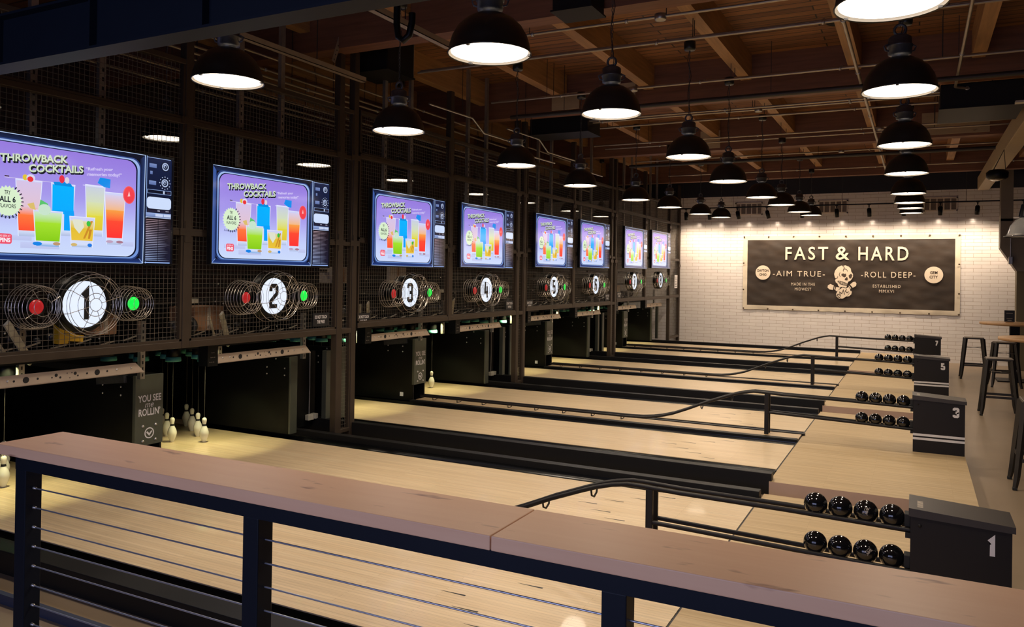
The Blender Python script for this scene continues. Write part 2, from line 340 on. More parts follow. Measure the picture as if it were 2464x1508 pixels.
for gy, nm in ((2.28, 'nearest'), (6.275, 'second'), (10.03, 'third'), (13.91, 'fourth'), (18.2, 'last')):
    b = MB((0, gy, 3.9)); b.box((-9.0, gy-0.1, 3.9), (6.8, gy+0.1, 4.42))
    tag(b.build('ceiling_girder', 'girder', None, (0, gy, 3.9)), 'heavy dark red-brown timber girder, %s from the viewer' % nm, 'girder', 'ceiling girders', 'structure')
b = MB((0, 1.95, 2.49)); b.box((-6, 1.90, 2.49), (1.2, 2.0, 2.50)); b.box((-6, 1.94, 2.50), (1.2, 1.955, 2.69)); b.box((-6, 1.90, 2.69), (1.2, 2.0, 2.70))
for k in range(12): b.box((-5.8+k*0.6, 1.91, 2.5), (-5.79+k*0.6, 1.94, 2.69))
tag(b.build('steel_beam', 'navy', None, (0, 1.95, 2.49)), 'dark navy steel beam crossing the upper left corner', 'beam', kind='structure')

# ---- grey post with its bulkhead, olive wall end, timber beam (right)
b = MB((1.65, 18.6, 0)); b.box((1.49, 18.45, 2.9), (1.70, 18.75, 4.42)); struct('column', b, 'greycol', 'grey column rising beside the right end of the tile wall', 'column', (1.65, 18.6, 0))
b = MB((1.9, 18.5, 1.9)); b.prism([(1.485, 18.45, 2.95), (1.485, 18.45, 2.36), (1.77, 18.45, 1.9), (4.5, 18.45, 1.9), (4.5, 18.45, 2.95)], (0, -0.35, 0)); struct('bulkhead', b, 'greycol', 'grey bulkhead with a slanted lower corner under the grey column', 'bulkhead', (1.9, 18.5, 1.9))
b = MB((3, 18.6, FZ)); b.box((1.775, 18.5, FZ), (4.5, 18.8, 1.9)); struct('partition', b, 'olive', 'olive-brown wall end below the grey bulkhead', 'wall', (3, 18.6, FZ))
b = MB((1.18, 14, 3.53)); b.box((1.08, 7.0, 3.53), (1.28, 18.45, 3.79), bev=0.006); tag(b.build('timber_beam', 'timber', None, (1.18, 14, 3.53)), 'pale weathered timber beam at upper right running toward the back wall', 'beam', kind='structure')
t = thing('junction_box', 'small grey junction box with a conduit on the slanted bulkhead', 'electrical box', (1.66, 18.44, 2.04))
b = MB(); b.box((-0.035, -0.06, 0), (0.035, 0.01, 0.15), bev=0.006); b.build('box_body', 'galv', t)
b = MB(); b.cyl((0, -0.03, 0.15), (0, -0.03, 0.75), 0.012, 8); b.build('conduit', 'galv', t)

# ---- vents on the back wall
for k, (x0, x1) in enumerate(((-3.907, -3.272), (-2.033, -1.401), (0.12, 0.772))):
    t = thing('wall_vent', ['tan louvred wall vent above the left end of the banner', 'tan louvred wall vent above the middle of the banner', 'tan louvred wall vent above the right end of the banner'][k], 'vent', (x0, WY, 3.2), 'wall vents')
    wd = x1-x0; b = MB()
    b.box((0, -0.02, 0), (wd, 0, 0.03)); b.box((0, -0.02, 0.27), (wd, 0, 0.30)); b.box((0, -0.02, 0), (0.025, 0, 0.3)); b.box((wd-0.025, -0.02, 0), (wd, 0, 0.3))
    for j in range(1, 5): b.box((wd*j/5-0.012, -0.02, 0.03), (wd*j/5+0.012, 0, 0.27))
    b.build('vent_frame', 'vent', t)
    b = MB(); b.box((0.01, -0.006, 0.01), (wd-0.01, -0.001, 0.29))
    for j in range(12): b.obox((0.01, -0.012, 0.035+j*0.02), (wd-0.01, -0.012, 0.035+j*0.02), 0.012, 0.003)
    b.build('louvres', 'ventdark', t)

# ---- track lights
t = thing('light_track', 'long thin black lighting track hung in front of the tile wall', 'light track', (-1.7, 18.7, 3.32))
b = MB(); b.box((-3.6, -0.02, 0), (5.4, 0.02, 0.025)); b.build('track_rail', 'black', t)
for k in range(8):
    b = MB(); b.cyl((-3.3+k*1.18, 0, 0.025), (-3.3+k*1.18, 0, 1.1), 0.004, 5); b.build('hanger_rod', 'darkpipe', t)
def make_spot(loc, label, aim):
    t = thing('track_spotlight', label, 'spotlight', loc, 'spotlights on the track')
    b = MB(); b.box((-0.03, -0.015, -0.012), (0.03, 0.015, 0.0)); b.cyl((0, 0, -0.012), (0, 0, -0.06), 0.012, 8); b.build('swivel', 'black', t)
    d = Vector(aim).normalized(); p = Vector((0, 0, -0.07)); b = MB(); b.tube([p, p+d*0.02, p+d*0.02, p+d*0.19, p+d*0.19], [0.03, 0.03, 0.045, 0.045, 0.036], 14); b.build('lamp_head', 'black', t)
    b = MB(); b.tube([p+d*0.186, p+d*0.1905], 0.034, 12); b.build('lens', 'lampglass', t)
SPX = [(-4.93, 0), (-4.37, 0), (-3.724, .15), (-3.062, .2), (-2.3, 0), (-1.579, .05), (-0.927, .05), (-0.25, 0), (0.431, 0), (1.104, -.05), (1.9, 0)]
for k, (x, dx) in enumerate(SPX):
    make_spot((x, 18.7, 3.32), 'black cylindrical track spotlight, %s along the rail over the banner' % (['first from the left', 'second from the left', 'third from the left', 'fourth from the left', 'fifth from the left', 'middle one', 'fifth from the right', 'fourth from the right', 'third from the right', 'second from the right', 'rightmost'][k]), (dx, 0.25, -1))
    light('track_spot_beam', 'SPOT', (x+dx*0.2, 18.76, 3.04), (x+dx*0.55, 19.4, 1.75), 66, (1.0, 0.77, 0.57), spot_size=math.radians(128), spot_blend=1.0, shadow_soft_size=0.04)

# ---- banner
t = thing('wall_banner', 'large dark brown canvas banner reading FAST & HARD on the white tile wall', 'banner', (-1.435, WY-0.03, 1.83))
def bfn(off): return lambda x, z: (x+1.435, -off, z-1.83)
nx, nz = 90, 36; b = MB()
for pas in (0,):
    X0, X1, Z0, Z1 = -3.705, 0.838, 0.955, 2.695; vs = []; fs = []
    for j in range(nz+1):
        for i in range(nx+1):
            u, v = i/nx, j/nz; e = min(u, 1-u, v, 1-v)
            y = 0.010*math.sin(9*u+7*v)*math.sin(5*v+2*u)+0.006*math.sin(31*u-17*v)+0.004*math.sin(53*u+40*v)
            y += 0.012*max(0, 1-v*4)*math.sin(u*44)**2
            vs.append((X0+(X1-X0)*u+1.435, 0.012-abs(y)*min(1, e*20+0.4), Z0+(Z1-Z0)*v-1.83-0.008*math.sin(u*44)**2*(v == 0)))
    for j in range(nz):
        for i in range(nx): a = j*(nx+1)+i; fs.append((a, a+1, a+nx+2, a+nx+1))
    b.raw(vs, fs, 0, True)
    for k, f in enumerate(fs):
        i, j = k % nx, k//nx
        b.mi[k] = 1 if (i < 2 or i >= nx-2 or j < 2 or j >= nz-2) else 0
b.build('canvas', ['bannerdark', 'canvas'], t)
f_ = bfn(0.020)
for nm, body, bx, bold in (('headline', 'FAST', (-2.735, 2.133, -1.802, 2.437), 0.012), ('headline', '&', (-1.641, 2.135, -1.354, 2.438), 0.012), ('headline', 'HARD', (-1.167, 2.128, -0.157, 2.433), 0.012),
        ('slogan', '-AIM TRUE-', (-3.012, 1.747, -1.866, 1.874), 0.0), ('slogan', '-ROLL DEEP-', (-1.106, 1.746, -0.016, 1.874), 0.0),
        ('small_line', 'MADE IN THE', (-2.596, 1.535, -2.078, 1.604), 0.0), ('small_line', 'MIDWEST', (-2.514, 1.422, -2.157, 1.487), 0.0),
        ('small_line', 'ESTABLISHED', (-0.861, 1.519, -0.306, 1.588), 0.0), ('small_line', 'MMXVI', (-0.735, 1.410, -0.435, 1.476), 0.0)):
    b = MB(); put_text(b, body, bx, f_, bold=bold, spacing=1.25 if nm != 'headline' else 1.3); b.build(nm, 'cream', t)
for cx, cz, rr, l1, l2 in ((-3.237, 1.827, 0.17, 'DAYTON', 'OHIO'), (0.336, 1.817, 0.18, 'GEM', 'CITY')):
    b = MB(); b.face([f_(cx+rr*math.cos(a*math.pi/20), cz+rr*math.sin(a*math.pi/20)) for a in range(40)]); o = b.build('round_badge', 'cream', t)
    b = MB(); g_ = bfn(0.023); wd = 0.13 if l1 == 'DAYTON' else 0.072
    put_text(b, l1, (cx-wd, cz+0.02, cx+wd, cz+0.082), g_); put_text(b, l2, (cx-wd*(0.62 if l1 == 'DAYTON' else 1.1), cz-0.075, cx+wd*(0.62 if l1 == 'DAYTON' else 1.1), cz-0.013), g_); b.build('badge_text', 'bannerprint', o)
b = MB(); g_ = bfn(0.024); h_ = bfn(0.027)
skull = [(-1.518, 2.006), (-1.591, 1.971), (-1.648, 1.891), (-1.668, 1.812), (-1.651, 1.733), (-1.63, 1.711), (-1.645, 1.665), (-1.628, 1.62), (-1.597, 1.598), (-1.575, 1.542), (-1.543, 1.514), (-1.47, 1.521), (-1.408, 1.5), (-1.398, 1.534), (-1.388, 1.557), (-1.368, 1.641), (-1.317, 1.67), (-1.271, 1.75), (-1.272, 1.817), (-1.309, 1.872), (-1.32, 1.94), (-1.362, 1.984), (-1.435, 2.012), (-1.476, 2.0)]
for pl in (skull, [(-1.331, 1.58), (-1.27, 1.637), (-1.223, 1.644), (-1.197, 1.605), (-1.207, 1.549), (-1.273, 1.505)], [(-1.362, 1.545), (-1.35, 1.553), (-1.306, 1.497), (-1.318, 1.485)],
           [(-1.67, 1.551), (-1.744, 1.584), (-1.796, 1.555), (-1.804, 1.503), (-1.763, 1.459), (-1.689, 1.449)], [(-1.655, 1.53), (-1.641, 1.524), (-1.652, 1.455), (-1.666, 1.462)],
           [(-1.62, 1.518), (-1.53, 1.505), (-1.57, 1.455), (-1.61, 1.417), (-1.637, 1.45)],
           [(-1.485, 1.507), (-1.408, 1.489), (-1.356, 1.524), (-1.324, 1.468), (-1.329, 1.412), (-1.385, 1.321), (-1.478, 1.257), (-1.551, 1.249), (-1.614, 1.304), (-1.62, 1.36), (-1.584, 1.44)], [(-1.314, 1.446), (-1.291, 1.413), (-1.302, 1.357), (-1.343, 1.316), (-1.395, 1.303), (-1.35, 1.36)]):
    ar = sum(pl[i][0]*pl[(i+1) % len(pl)][1]-pl[(i+1) % len(pl)][0]*pl[i][1] for i in range(len(pl))); b.face([g_(*p) for p in (pl if ar > 0 else pl[::-1])])
em = b.build('skull_emblem', 'cream', t); b = MB()
for pl in ([(-1.51, 1.819), (-1.474, 1.831), (-1.443, 1.815), (-1.42, 1.828), (-1.413, 1.77), (-1.447, 1.741), (-1.484, 1.758), (-1.515, 1.791)], [(-1.364, 1.782), (-1.313, 1.825), (-1.285, 1.794), (-1.297, 1.749), (-1.312, 1.718), (-1.348, 1.72)], [(-1.395, 1.753), (-1.431, 1.719), (-1.446, 1.685), (-1.42, 1.674), (-1.389, 1.669), (-1.377, 1.703)]):
    ar = sum(pl[i][0]*pl[(i+1) % len(pl)][1]-pl[(i+1) % len(pl)][0]*pl[i][1] for i in range(len(pl))); b.face([h_(*p) for p in (pl if ar > 0 else pl[::-1])])
for ln, wd in (([(-1.592, 1.655), (-1.535, 1.653), (-1.451, 1.623), (-1.383, 1.596), (-1.388, 1.551), (-1.45, 1.567), (-1.534, 1.588), (-1.592, 1.655)], .012), ([(-1.56, 1.628), (-1.46, 1.598), (-1.386, 1.572)], .008), ([(-1.535, 1.652), (-1.527, 1.59)], .008), ([(-1.498, 1.638), (-1.488, 1.576)], .008), ([(-1.458, 1.624), (-1.448, 1.566)], .008), ([(-1.42, 1.608), (-1.414, 1.556)], .008),
               ([(-1.49, 2.0), (-1.455, 1.972), (-1.46, 1.94), (-1.478, 1.9), (-1.47, 1.875)], .012), ([(-1.46, 1.93), (-1.42, 1.93), (-1.393, 1.9), (-1.386, 1.872)], .01), ([(-1.543, 1.85), (-1.56, 1.80), (-1.535, 1.75)], .01), ([(-1.63, 1.71), (-1.6, 1.72), (-1.59, 1.76)], .01),
               ([(-1.57, 1.285), (-1.52, 1.262), (-1.6, 1.325), (-1.58, 1.36), (-1.545, 1.33)], .016), ([(-1.53, 1.30), (-1.545, 1.405), (-1.50, 1.37), (-1.47, 1.455), (-1.44, 1.35)], .016), ([(-1.40, 1.47), (-1.43, 1.43), (-1.39, 1.39), (-1.36, 1.42)], .014)):
    stroke(b, ln, wd, h_)
b.build('emblem_linework', 'bannerprint', em)
for k in range(9):
    for z in (0.975, 2.675):
        b = MB(); b.lathe([(0.0, -0.006), (0.016, -0.006), (0.02, 0.0)], (-3.68+k*0.562+1.435, -0.02, z-1.83), 8, axis='Y'); b.build('grommet', 'brass', t)
for x in (-3.685, 0.815):
    for z in (1.42, 2.05): b = MB(); b.lathe([(0.0, -0.006), (0.016, -0.006), (0.02, 0.0)], (x+1.435, -0.02, z-1.83), 8, axis='Y'); b.build('grommet', 'brass', t)

# ================================================================== LANES
FX = -1.043
NUM = ['one', 'two', 'three', 'four', 'five', 'six', 'seven', 'eight']
def lane_under(i): return 'the lit sign %d' % (i+1)
b = MB(); b.box((-6.2, -0.545, -0.05), (0, 0.545, 0))
lane0 = tag(b.build('bowling_lane', 'lane', None, (FX, LY[0], LZ[0])), 'pale maple bowling lane leading to the lit sign 1, nearest the railing', 'bowling lane', 'bowling lanes')
for k in range(-3, 4):
    b = MB(); a = abs(k); x = -1.167+0.155*a; y = 0.1425*k
    b.face([(x, y-0.001, 0.0006), (x+0.15, y-0.0075, 0.0006), (x+0.15, y+0.0075, 0.0006), (x, y+0.001, 0.0006)]); b.build('aiming_arrow', 'numeral', lane0)
for i in range(1, 8): dup(lane0, (FX, LY[i], LZ[i]), 'pale maple bowling lane leading to %s' % lane_under(i))
for n in range(4):
    z = n*S; y0 = n*P
    pr = '%d and %d' % (2*n+1, 2*n+2)
    b = MB((-0.3, y0+4.44, z)); b.box((FX+0.012, y0+2.53, FZ-0.01), (0.422, y0+6.35, z-0.0)); b.mi = [1, 0, 1, 1, 1, 1]
    o = tag(b.build('approach', ['approach', 'riser'], None, (-0.3, y0+4.44, z)), 'pale maple approach platform in front of lanes %s' % pr, 'approach', 'bowling approaches', 'structure')
    b = MB((-0.3, y0+4.44, z)); b.box((FX-0.004, y0+2.95, z-0.06), (FX+0.014, y0+6.22, z-0.004)); b.build('foul_line', 'numeral', o)
    b = MB((-4, y0+4.5, z-0.12)); b.box((-8.2, y0+2.56, FZ-0.02), (FX-0.01, y0+6.32, z-0.075))
    tag(b.build('lane_subfloor', 'black', None, (-4, y0+4.5, z-0.12)), 'black subfloor trough under lanes %s' % pr, 'lane bed', 'lane subfloors', 'structure')
    # caps, ledges, gutters
    c0, c1 = (2.67, 2.80) if n == 0 else (2.543, 2.633)
    b = MB((-4, y0+c0, z)); b.box((-7.0, y0+c0, FZ), (FX+0.03 if n else FX, y0+c1, z+0.06), bev=0.004)
    tag(b.build('lane_divider', 'cap', None, (-4, y0+c0, z)), 'charcoal capped divider wall along the near side of the lane to %s' % lane_under(2*n), 'lane divider', 'lane divider walls')
    b = MB((-4, y0+6.2, z)); b.box((-7.0, y0+6.20, z-0.11), (FX, y0+6.29, z+0.05), bev=0.004)
    tag(b.build('divider_ledge', 'cap', None, (-4, y0+6.2, z)), 'charcoal ledge along the far gutter of the lane to %s' % lane_under(2*n+1), 'lane divider', 'lane ledges')
    for (g0, g1), nm in (((c1+0.005, 2.99), 'near gutter of the lane to %s' % lane_under(2*n)), ((4.092, 4.27), 'far gutter of the lane to %s' % lane_under(2*n)), ((4.705, 4.882), 'near gutter of the lane to %s' % lane_under(2*n+1)), ((5.988, 6.195), 'far gutter of the lane to %s' % lane_under(2*n+1))):
        b = MB((-4, y0+(g0+g1)/2, z)); K = 12; rad = (g1-g0)/2; pts = []
        for j in range(K+1):
            a = math.pi*j/K; pts.append((y0+(g0+g1)/2-rad*math.cos(a), z-0.004-0.068*math.sin(a)))
        vs = [(x, p[0], p[1]) for x in (-7.2, FX-0.01) for p in pts]; b.raw(vs, [(j, K+1+j, K+2+j, j+1) for j in range(K)], 0, True)
        tag(b.build('gutter', 'gutter', None, (-4, y0+(g0+g1)/2, z)), 'glossy black half-round gutter, the '+nm, 'gutter', 'lane gutters')
    b = MB((-3.4, y0+4.5, z)); b.box((-5.7, y0+4.36, z-0.1), (FX, y0+4.64, z+0.012))
    t = tag(b.build('return_capping', 'capwood', None, (-3.4, y0+4.5, z)), 'flat pale wood capping under the ball track between lanes %s' % pr, 'capping', 'ball track cappings')
    for q0, q1, e in ((4.278, 4.36, 0.0), (4.64, 4.70, 0.03)):
        b = MB((-3.4, y0+4.5, z)); b.box((-5.7, y0+q0, z-0.1), (FX+e, y0+q1, z+0.022), bev=0.004); b.build('edge_trim', 'cap', t)

# ================================================================== BALL RETURNS
def hood_fn(y): return lambda x, z: (x, y, z)
NUMS = [1, 3, 5, 7]
for n in range(4):
    R0 = Vector((0.2, 4.53+n*P, n*S))
    t = thing('ball_return', 'charcoal ball return with hood marked %d and double tubular ball rack' % NUMS[n], 'ball return', R0, 'ball returns')
    def B(): return MB((0.2, 4.53, 0))
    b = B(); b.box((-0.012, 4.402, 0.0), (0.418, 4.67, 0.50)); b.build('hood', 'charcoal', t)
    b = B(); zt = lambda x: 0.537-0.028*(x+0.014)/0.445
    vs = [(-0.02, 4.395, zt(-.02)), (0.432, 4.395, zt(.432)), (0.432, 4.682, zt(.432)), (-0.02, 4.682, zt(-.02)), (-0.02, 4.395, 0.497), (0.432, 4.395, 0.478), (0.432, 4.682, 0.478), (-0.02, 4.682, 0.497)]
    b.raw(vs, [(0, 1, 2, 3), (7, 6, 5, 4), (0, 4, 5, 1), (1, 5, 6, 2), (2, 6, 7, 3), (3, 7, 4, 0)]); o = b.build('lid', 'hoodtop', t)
    b = B(); f2 = lambda x, y: (x, y, zt(x)+0.001)
    for k, (u, wd) in enumerate(((0, .018), (.024, .012), (.042, .02), (.068, .012), (.086, .02), (.112, .016))):
        b.face([f2(0.018, 4.44+u), f2(0.044, 4.44+u), f2(0.044, 4.44+u+wd), f2(0.018, 4.44+u+wd)])
    b.build('lid_marking', 'paper', o)
    b = B(); d = NUMS[n]; digit(b, d, 0.345 if n else 0.338, 0.40, 0.085, hood_fn(4.4005), wd=0.26, sx=0.82); b.build('numeral', 'white', t)
    if n != 0 or True:
        for z0 in (0.155, 0.118) if n else (0.155, 0.118):
            b = B(); b.box((-0.012, 4.3995, z0), (0.418, 4.4019, z0+0.022)); b.build('stripe', 'white', t)
    b = B(); b.lathe([(0, -0.004), (0.008, -0.003), (0.009, 0)], (0.03, 4.40, 0.455), 8, axis='Y'); b.build('bolt', 'charcoal', t)
    upper = [(-.012, .409), (-.6, .424), (-1.2, .432), (-1.4, .441), (-1.5, .442), (-1.6, .425), (-1.7, .398), (-1.8, .362), (-2.0, .285), (-2.2, .197), (-2.36, .132), (-2.49, .095), (-2.6, .074), (-2.72, .060), (-2.86, .055), (-5.66, .055)]
    lower = [(-.012, .200), (-.6, .218), (-1.345, .240)]
    for dy in (-0.05, 0.05):
        b = B(); b.tube([(x, 4.512+dy, z) for x, z in upper], 0.0135, 8); b.build('upper_rail', 'charcoal', t)
        b = B(); b.tube([(x, 4.512+dy, z) for x, z in lower], 0.0135, 8); b.build('lower_rail', 'charcoal', t)
        b = B(); b.box((-1.388, 4.512+dy-0.012, 0.012), (-1.346, 4.512+dy+0.012, 0.432), bev=0.004); b.build('post', 'charcoal', t)
    for k in range(8):
        x = -2.95-k*0.36; b = B(); b.tube([(x, 4.462, 0.05), (x, 4.462, 0.02), (x, 4.512, 0.014), (x, 4.562, 0.02), (x, 4.562, 0.05)], 0.005, 6); b.build('track_bracket', 'charcoal', t)
    for x, z in ((-2.05, .255), (-1.73, .372)):
        b = B(); b.tube([(x, 4.462, z), (x, 4.47, z-0.03), (x, 4.512, z-0.048), (x, 4.554, z-0.03), (x, 4.562, z)], 0.006, 6); b.build('rail_loop', 'charcoal', t)
    for z in (0.409, 0.2):
        b = B(); b.box((-0.035, 4.44, z-0.035), (-0.005, 4.585, z-0.01)); b.box((-0.04, 4.475, z+0.01), (-0.01, 4.55, z+0.075), bev=0.004); b.build('end_stop', 'rubber', t)
# balls
def ball_mesh():
    b = MB(); K = 16; prof = [(0.0605*math.sin(math.pi*k/K), -0.0605*math.cos(math.pi*k/K)) for k in range(K+1)]
    prof[0] = (0.0002, -0.0605); prof[-1] = (0.0002, 0.0605); b.lathe(prof, (0, 0, 0), 28); return b
ball0 = None
def logo(parent, q, rot):     # printed label wrapped on the ball
    b = MB(); q = Vector(q).normalized(); e1 = q.cross(Vector((0, 0, 1))).normalized()*-1; e2 = q.cross(e1)*-1
    ca, sa = math.cos(rot), math.sin(rot)
    def fn(x, y): x, y = x*ca-y*sa, x*sa+y*ca; p = q*0.0605+e1*x+e2*y; return p.normalized()*0.0609
    put_text(b, 'PINS', (-0.017, -0.002, 0.017, 0.012), fn, bold=0.03); put_text(b, 'MECHANICAL', (-0.017, -0.0095, 0.017, -0.0045), fn, bold=0.01)
    stroke(b, [(-0.021, -0.013), (0.021, -0.013), (0.021, 0.015), (-0.021, 0.015)], 0.002, fn, closed=True); b.build('printed_label', 'paper', parent)
POSN = ['first from the left', 'second from the left', 'third from the left', 'last, touching the hood']
for n in range(4):
    for row, zc in (('upper', 0.464), ('lower', 0.2575)):
        for k in range(4):
            loc = (-0.4654+k*0.1228, 4.512+n*P, zc+n*S-0.003*k)
            lab = 'glossy black duckpin ball on the %s rack of ball return %d, %s' % (row, NUMS[n], POSN[k])
            if ball0 is None: ball0 = tag(ball_mesh().build('bowling_ball', 'ball', None, loc), lab, 'bowling ball', 'bowling balls on the racks'); o = ball0
            else: o = ball0.copy(); COL.objects.link(o); o.location = loc; o['label'] = lab
            if (n, row, k) == (0, 'upper', 2): LOGO1 = o
            if (n, row, k) == (0, 'lower', 2): LOGO2 = o
            if (n, row, k) == (0, 'upper', 0): LOGO3 = o
            if (n, row, k) == (1, 'upper', 1): LOGO4 = o
            if (n, row, k) == (2, 'lower', 3): LOGO5 = o
logo(LOGO1, (0.05, -0.9, 0.35), -1.25); logo(LOGO2, (0.28, -0.85, 0.35), -0.75); logo(LOGO3, (0.1, -0.75, -0.62), 0.0); logo(LOGO4, (0.42, -0.6, 0.6), -0.8); logo(LOGO5, (0.1, -0.8, 0.6), 0.4)

# ================================================================== PINS AND PIN MACHINES
PINPROF = [(0.0002, 0), (0.0175, 0.0), (0.019, 0.004), (0.026, 0.022), (0.036, 0.050), (0.0425, 0.076), (0.0435, 0.088), (0.0415, 0.103), (0.034, 0.126), (0.024, 0.147), (0.0185, 0.160), (0.0172, 0.168), (0.0178, 0.180), (0.0205, 0.194), (0.0225, 0.207), (0.0222, 0.219), (0.0175, 0.231), (0.009, 0.2365), (0.0002, 0.238)]
pin0 = None; PIN = {}
def rack_xy(i):
    x0, y0 = -6.146, LY[i]+0.035
    d = 0.264; out = []
    for r in range(4):
        for k in range(r+1): out.append((x0-d*r, y0+0.154*(2*k-r), r, k))
    return out
RN = {(0, 0): 'head pin at the front', (1, 0): 'left pin of the second row', (1, 1): 'right pin of the second row', (2, 0): 'left pin of the third row', (2, 1): 'middle pin of the third row', (2, 2): 'right pin of the third row', (3, 3): 'right pin of the back row', (3, 2): 'third pin of the back row', (3, 1): 'second pin of the back row', (3, 0): 'left pin of the back row'}
SHOW = {0: [(0, 0), (1, 0), (1, 1), (2, 1), (2, 2), (2, 0)], 1: [(0, 0), (1, 0), (1, 1), (2, 1), (2, 2), (3, 3), (2, 0), (3, 2)], 2: [(0, 0), (1, 0), (1, 1), (2, 2), (2, 1)], 3: [(0, 0), (1, 0), (1, 1)], 4: [(0, 0), (1, 0), (1, 1)], 5: [(0, 0), (1, 1)]}
for i in SHOW:
    for x, y, r, k in rack_xy(i):
        if (r, k) not in SHOW[i]: continue
        lab = 'white duckpin under %s, %s' % (lane_under(i), RN[(r, k)])
        if pin0 is None:
            b = MB(); b.lathe(PINPROF, (0, 0, 0), 22); pin0 = tag(b.build('duckpin', 'pin', None, (x, y, LZ[i])), lab, 'bowling pin', 'duckpins')
            b = MB(); b.lathe([(0.0205, 0.158), (0.0188, 0.163), (0.0180, 0.168), (0.0186, 0.176)], (0, 0, 0), 18); b.build('neck_band', 'numeral', pin0)
            b = MB(); b.cyl((0, 0, 0.236), (0, 0, 0.80), 0.0022, 5); b.build('cord', 'cord', pin0)
        else: dup(pin0, (x, y, LZ[i]), lab)
# pin machine: front bar, cups with teal rings, deck, struts, drive, pulley
def make_machine():
    t = thing('pin_machine', '', 'pin setting machine', (-6.4, LY[0], 0), 'string pin machines'); O = (-6.4, LY[0], 0); yc = LY[0]
    b = MB(O); bm = bmesh.new(); bm.free()
    b.prism([(-5.335, yc-0.55, 0.868), (-5.335, yc+0.62, 0.868), (-5.335, yc+0.54, 0.948), (-5.335, yc-0.55, 0.948)], (0.012, 0, 0)); b.box((-5.40, yc-0.55, 0.868), (-5.335, yc+0.60, 0.874)); fb = b.build('front_bar', 'bar', t)
    for dy, r, z in ((-0.30, .022, .908), (0.22, .022, .908), (-0.38, .008, .908), (-0.22, .008, .908), (0.14, .008, .908), (0.30, .008, .908), (-0.09, .012, .918), (-0.06, .008, .9), (0.05, .012, .918), (0.07, .007, .9), (-0.01, .004, .925), (0.01, .004, .89), (-0.12, .006, .905), (0.025, .004, .925)):
        b = MB(O); b.disc((-5.3345, yc+dy, z), r, axis='X', n=12); b.build('slot', 'numeral', fb)
    for dy in (-0.5, -0.42, 0.38, 0.5):
        b = MB(O); b.lathe([(0, 0.006), (0.008, 0.004), (0.009, 0)], (-5.3345, yc+dy, .912), 8, axis='X'); b.build('bolt', 'bolt', fb)
    b = MB(O); b.box((-5.40, yc-0.66, 0.85), (-5.338, yc-0.55, 1.03)); b.box((-5.45, yc-0.66, 0.85), (-5.40, yc-0.64, 1.03)); o = b.build('bar_bracket', 'black', t)
    for q in range(8):
        b = MB(O); b.disc((-5.337, yc-0.635+0.02*(q % 3)+0.01*(q//3), 0.885+0.04*(q//3)), 0.004, axis='X', n=6); b.build('rivet', 'bolt', o)
    for x, y, r, k in [q for q in rack_xy(0)]:
        b = MB(O); b.lathe([(0.05, 0), (0.066, 0.0), (0.066, 0.17), (0.0, 0.17)], (x, y, 0.80), 16); c = b.build('pin_cup', 'black', t)
        b = MB(O); b.lathe([(0.05, 0), (0.073, 0.0), (0.074, 0.012), (0.071, 0.042), (0.066, 0.044)], (x, y, 0.782), 18); b.build('cup_ring', 'teal', c)
    b = MB(O); b.box((-7.15, yc-0.62, 0.965), (-5.75, yc+0.62, 1.0)); b.box((-7.2, yc-0.64, 0.9), (-7.15, yc+0.64, 1.6)); b.build('pin_deck', 'black', t)
    for x, z in ((-5.9, 1.62), (-6.05, 1.36), (-6.6, 1.5)):
        b = MB(O); b.box((x-0.02, yc-0.85, z), (x+0.02, yc+0.80, z+0.035)); b.build('cross_rail', 'machine', t)
    for y, x in ((yc+0.78, -5.55), (yc+0.05, -5.95)):
        b = MB(O); b.box((x-0.02, y-0.022, 0.78), (x-0.015, y+0.022, 1.25)); b.box((x-0.05, y-0.022, 0.78), (x-0.015, y-0.018, 1.25)); b.build('strut', 'galv', t)
        o = t.children[-1]
        for q in range(9):
            b = MB(O); b.box((x-0.0145, y-0.006, 0.80+q*0.05), (x-0.014, y+0.006, 0.825+q*0.05)); b.build('strut_slot', 'numeral', o)
    b = MB(O); b.lathe([(0.0, 0.10), (0.05, 0.10), (0.055, 0.06), (0.055, -0.1), (0, -0.1)], (-5.75, yc-0.6, 1.17), 18, axis='Y'); b.lathe([(0.02, 0.13), (0.075, 0.125), (0.075, 0.1), (0.02, 0.1)], (-5.75, yc-0.6, 1.17), 20, axis='Y'); b.build('drive_motor', 'machine', t)
    b = MB(O); b.obox((-5.6, yc-0.28, 1.28), (-5.85, yc+0.05, 0.96), 0.05, 0.02, upv=(1, 0, 0)); b.obox((-5.62, yc-0.40, 1.26), (-5.85, yc-0.10, 0.98), 0.018, 0.01, upv=(1, 0, 0)); b.build('lever', 'ivory', t)
    for q in range(9):
        y = yc-0.45+q*0.105; b = MB(O); b.lathe([(0.0, 0.012), (0.032, 0.012), (0.024, 0.0), (0.032, -0.012), (0, -0.012)], (-6.0, y, 1.10+0.03*(q % 3)), 12, axis='Y'); b.build('cord_pulley', 'gear', t)
    for q in range(8):
        y = yc-0.7+q*0.2; b = MB(O); b.obox((-5.7, y, 1.07+0.02*(q % 2)), (-5.7, y+0.12, 1.09+0.03*((q*3) % 2)), 0.012, 0.01); b.build('linkage', 'galv', t)
    for q in range(14):
        b = MB(O); b.lathe([(0, 0.006), (0.007, 0.004), (0.008, 0)], (-5.6, yc-0.72+(q*0.37) % 1.45, 1.1+(q*0.29) % 0.5), 7, axis='X'); b.build('bolt', 'bolt', t)
    b = MB(O); b.box((-6.3, yc-0.72, 1.0), (-6.26, yc-0.60, 1.55)); b.box((-6.5, yc+0.30, 1.0), (-6.2, yc+0.62, 1.2)); b.box((-7.0, yc-0.6, 1.25), (-6.7, yc+0.6, 1.32)); b.build('gear_housing', 'duct', t)
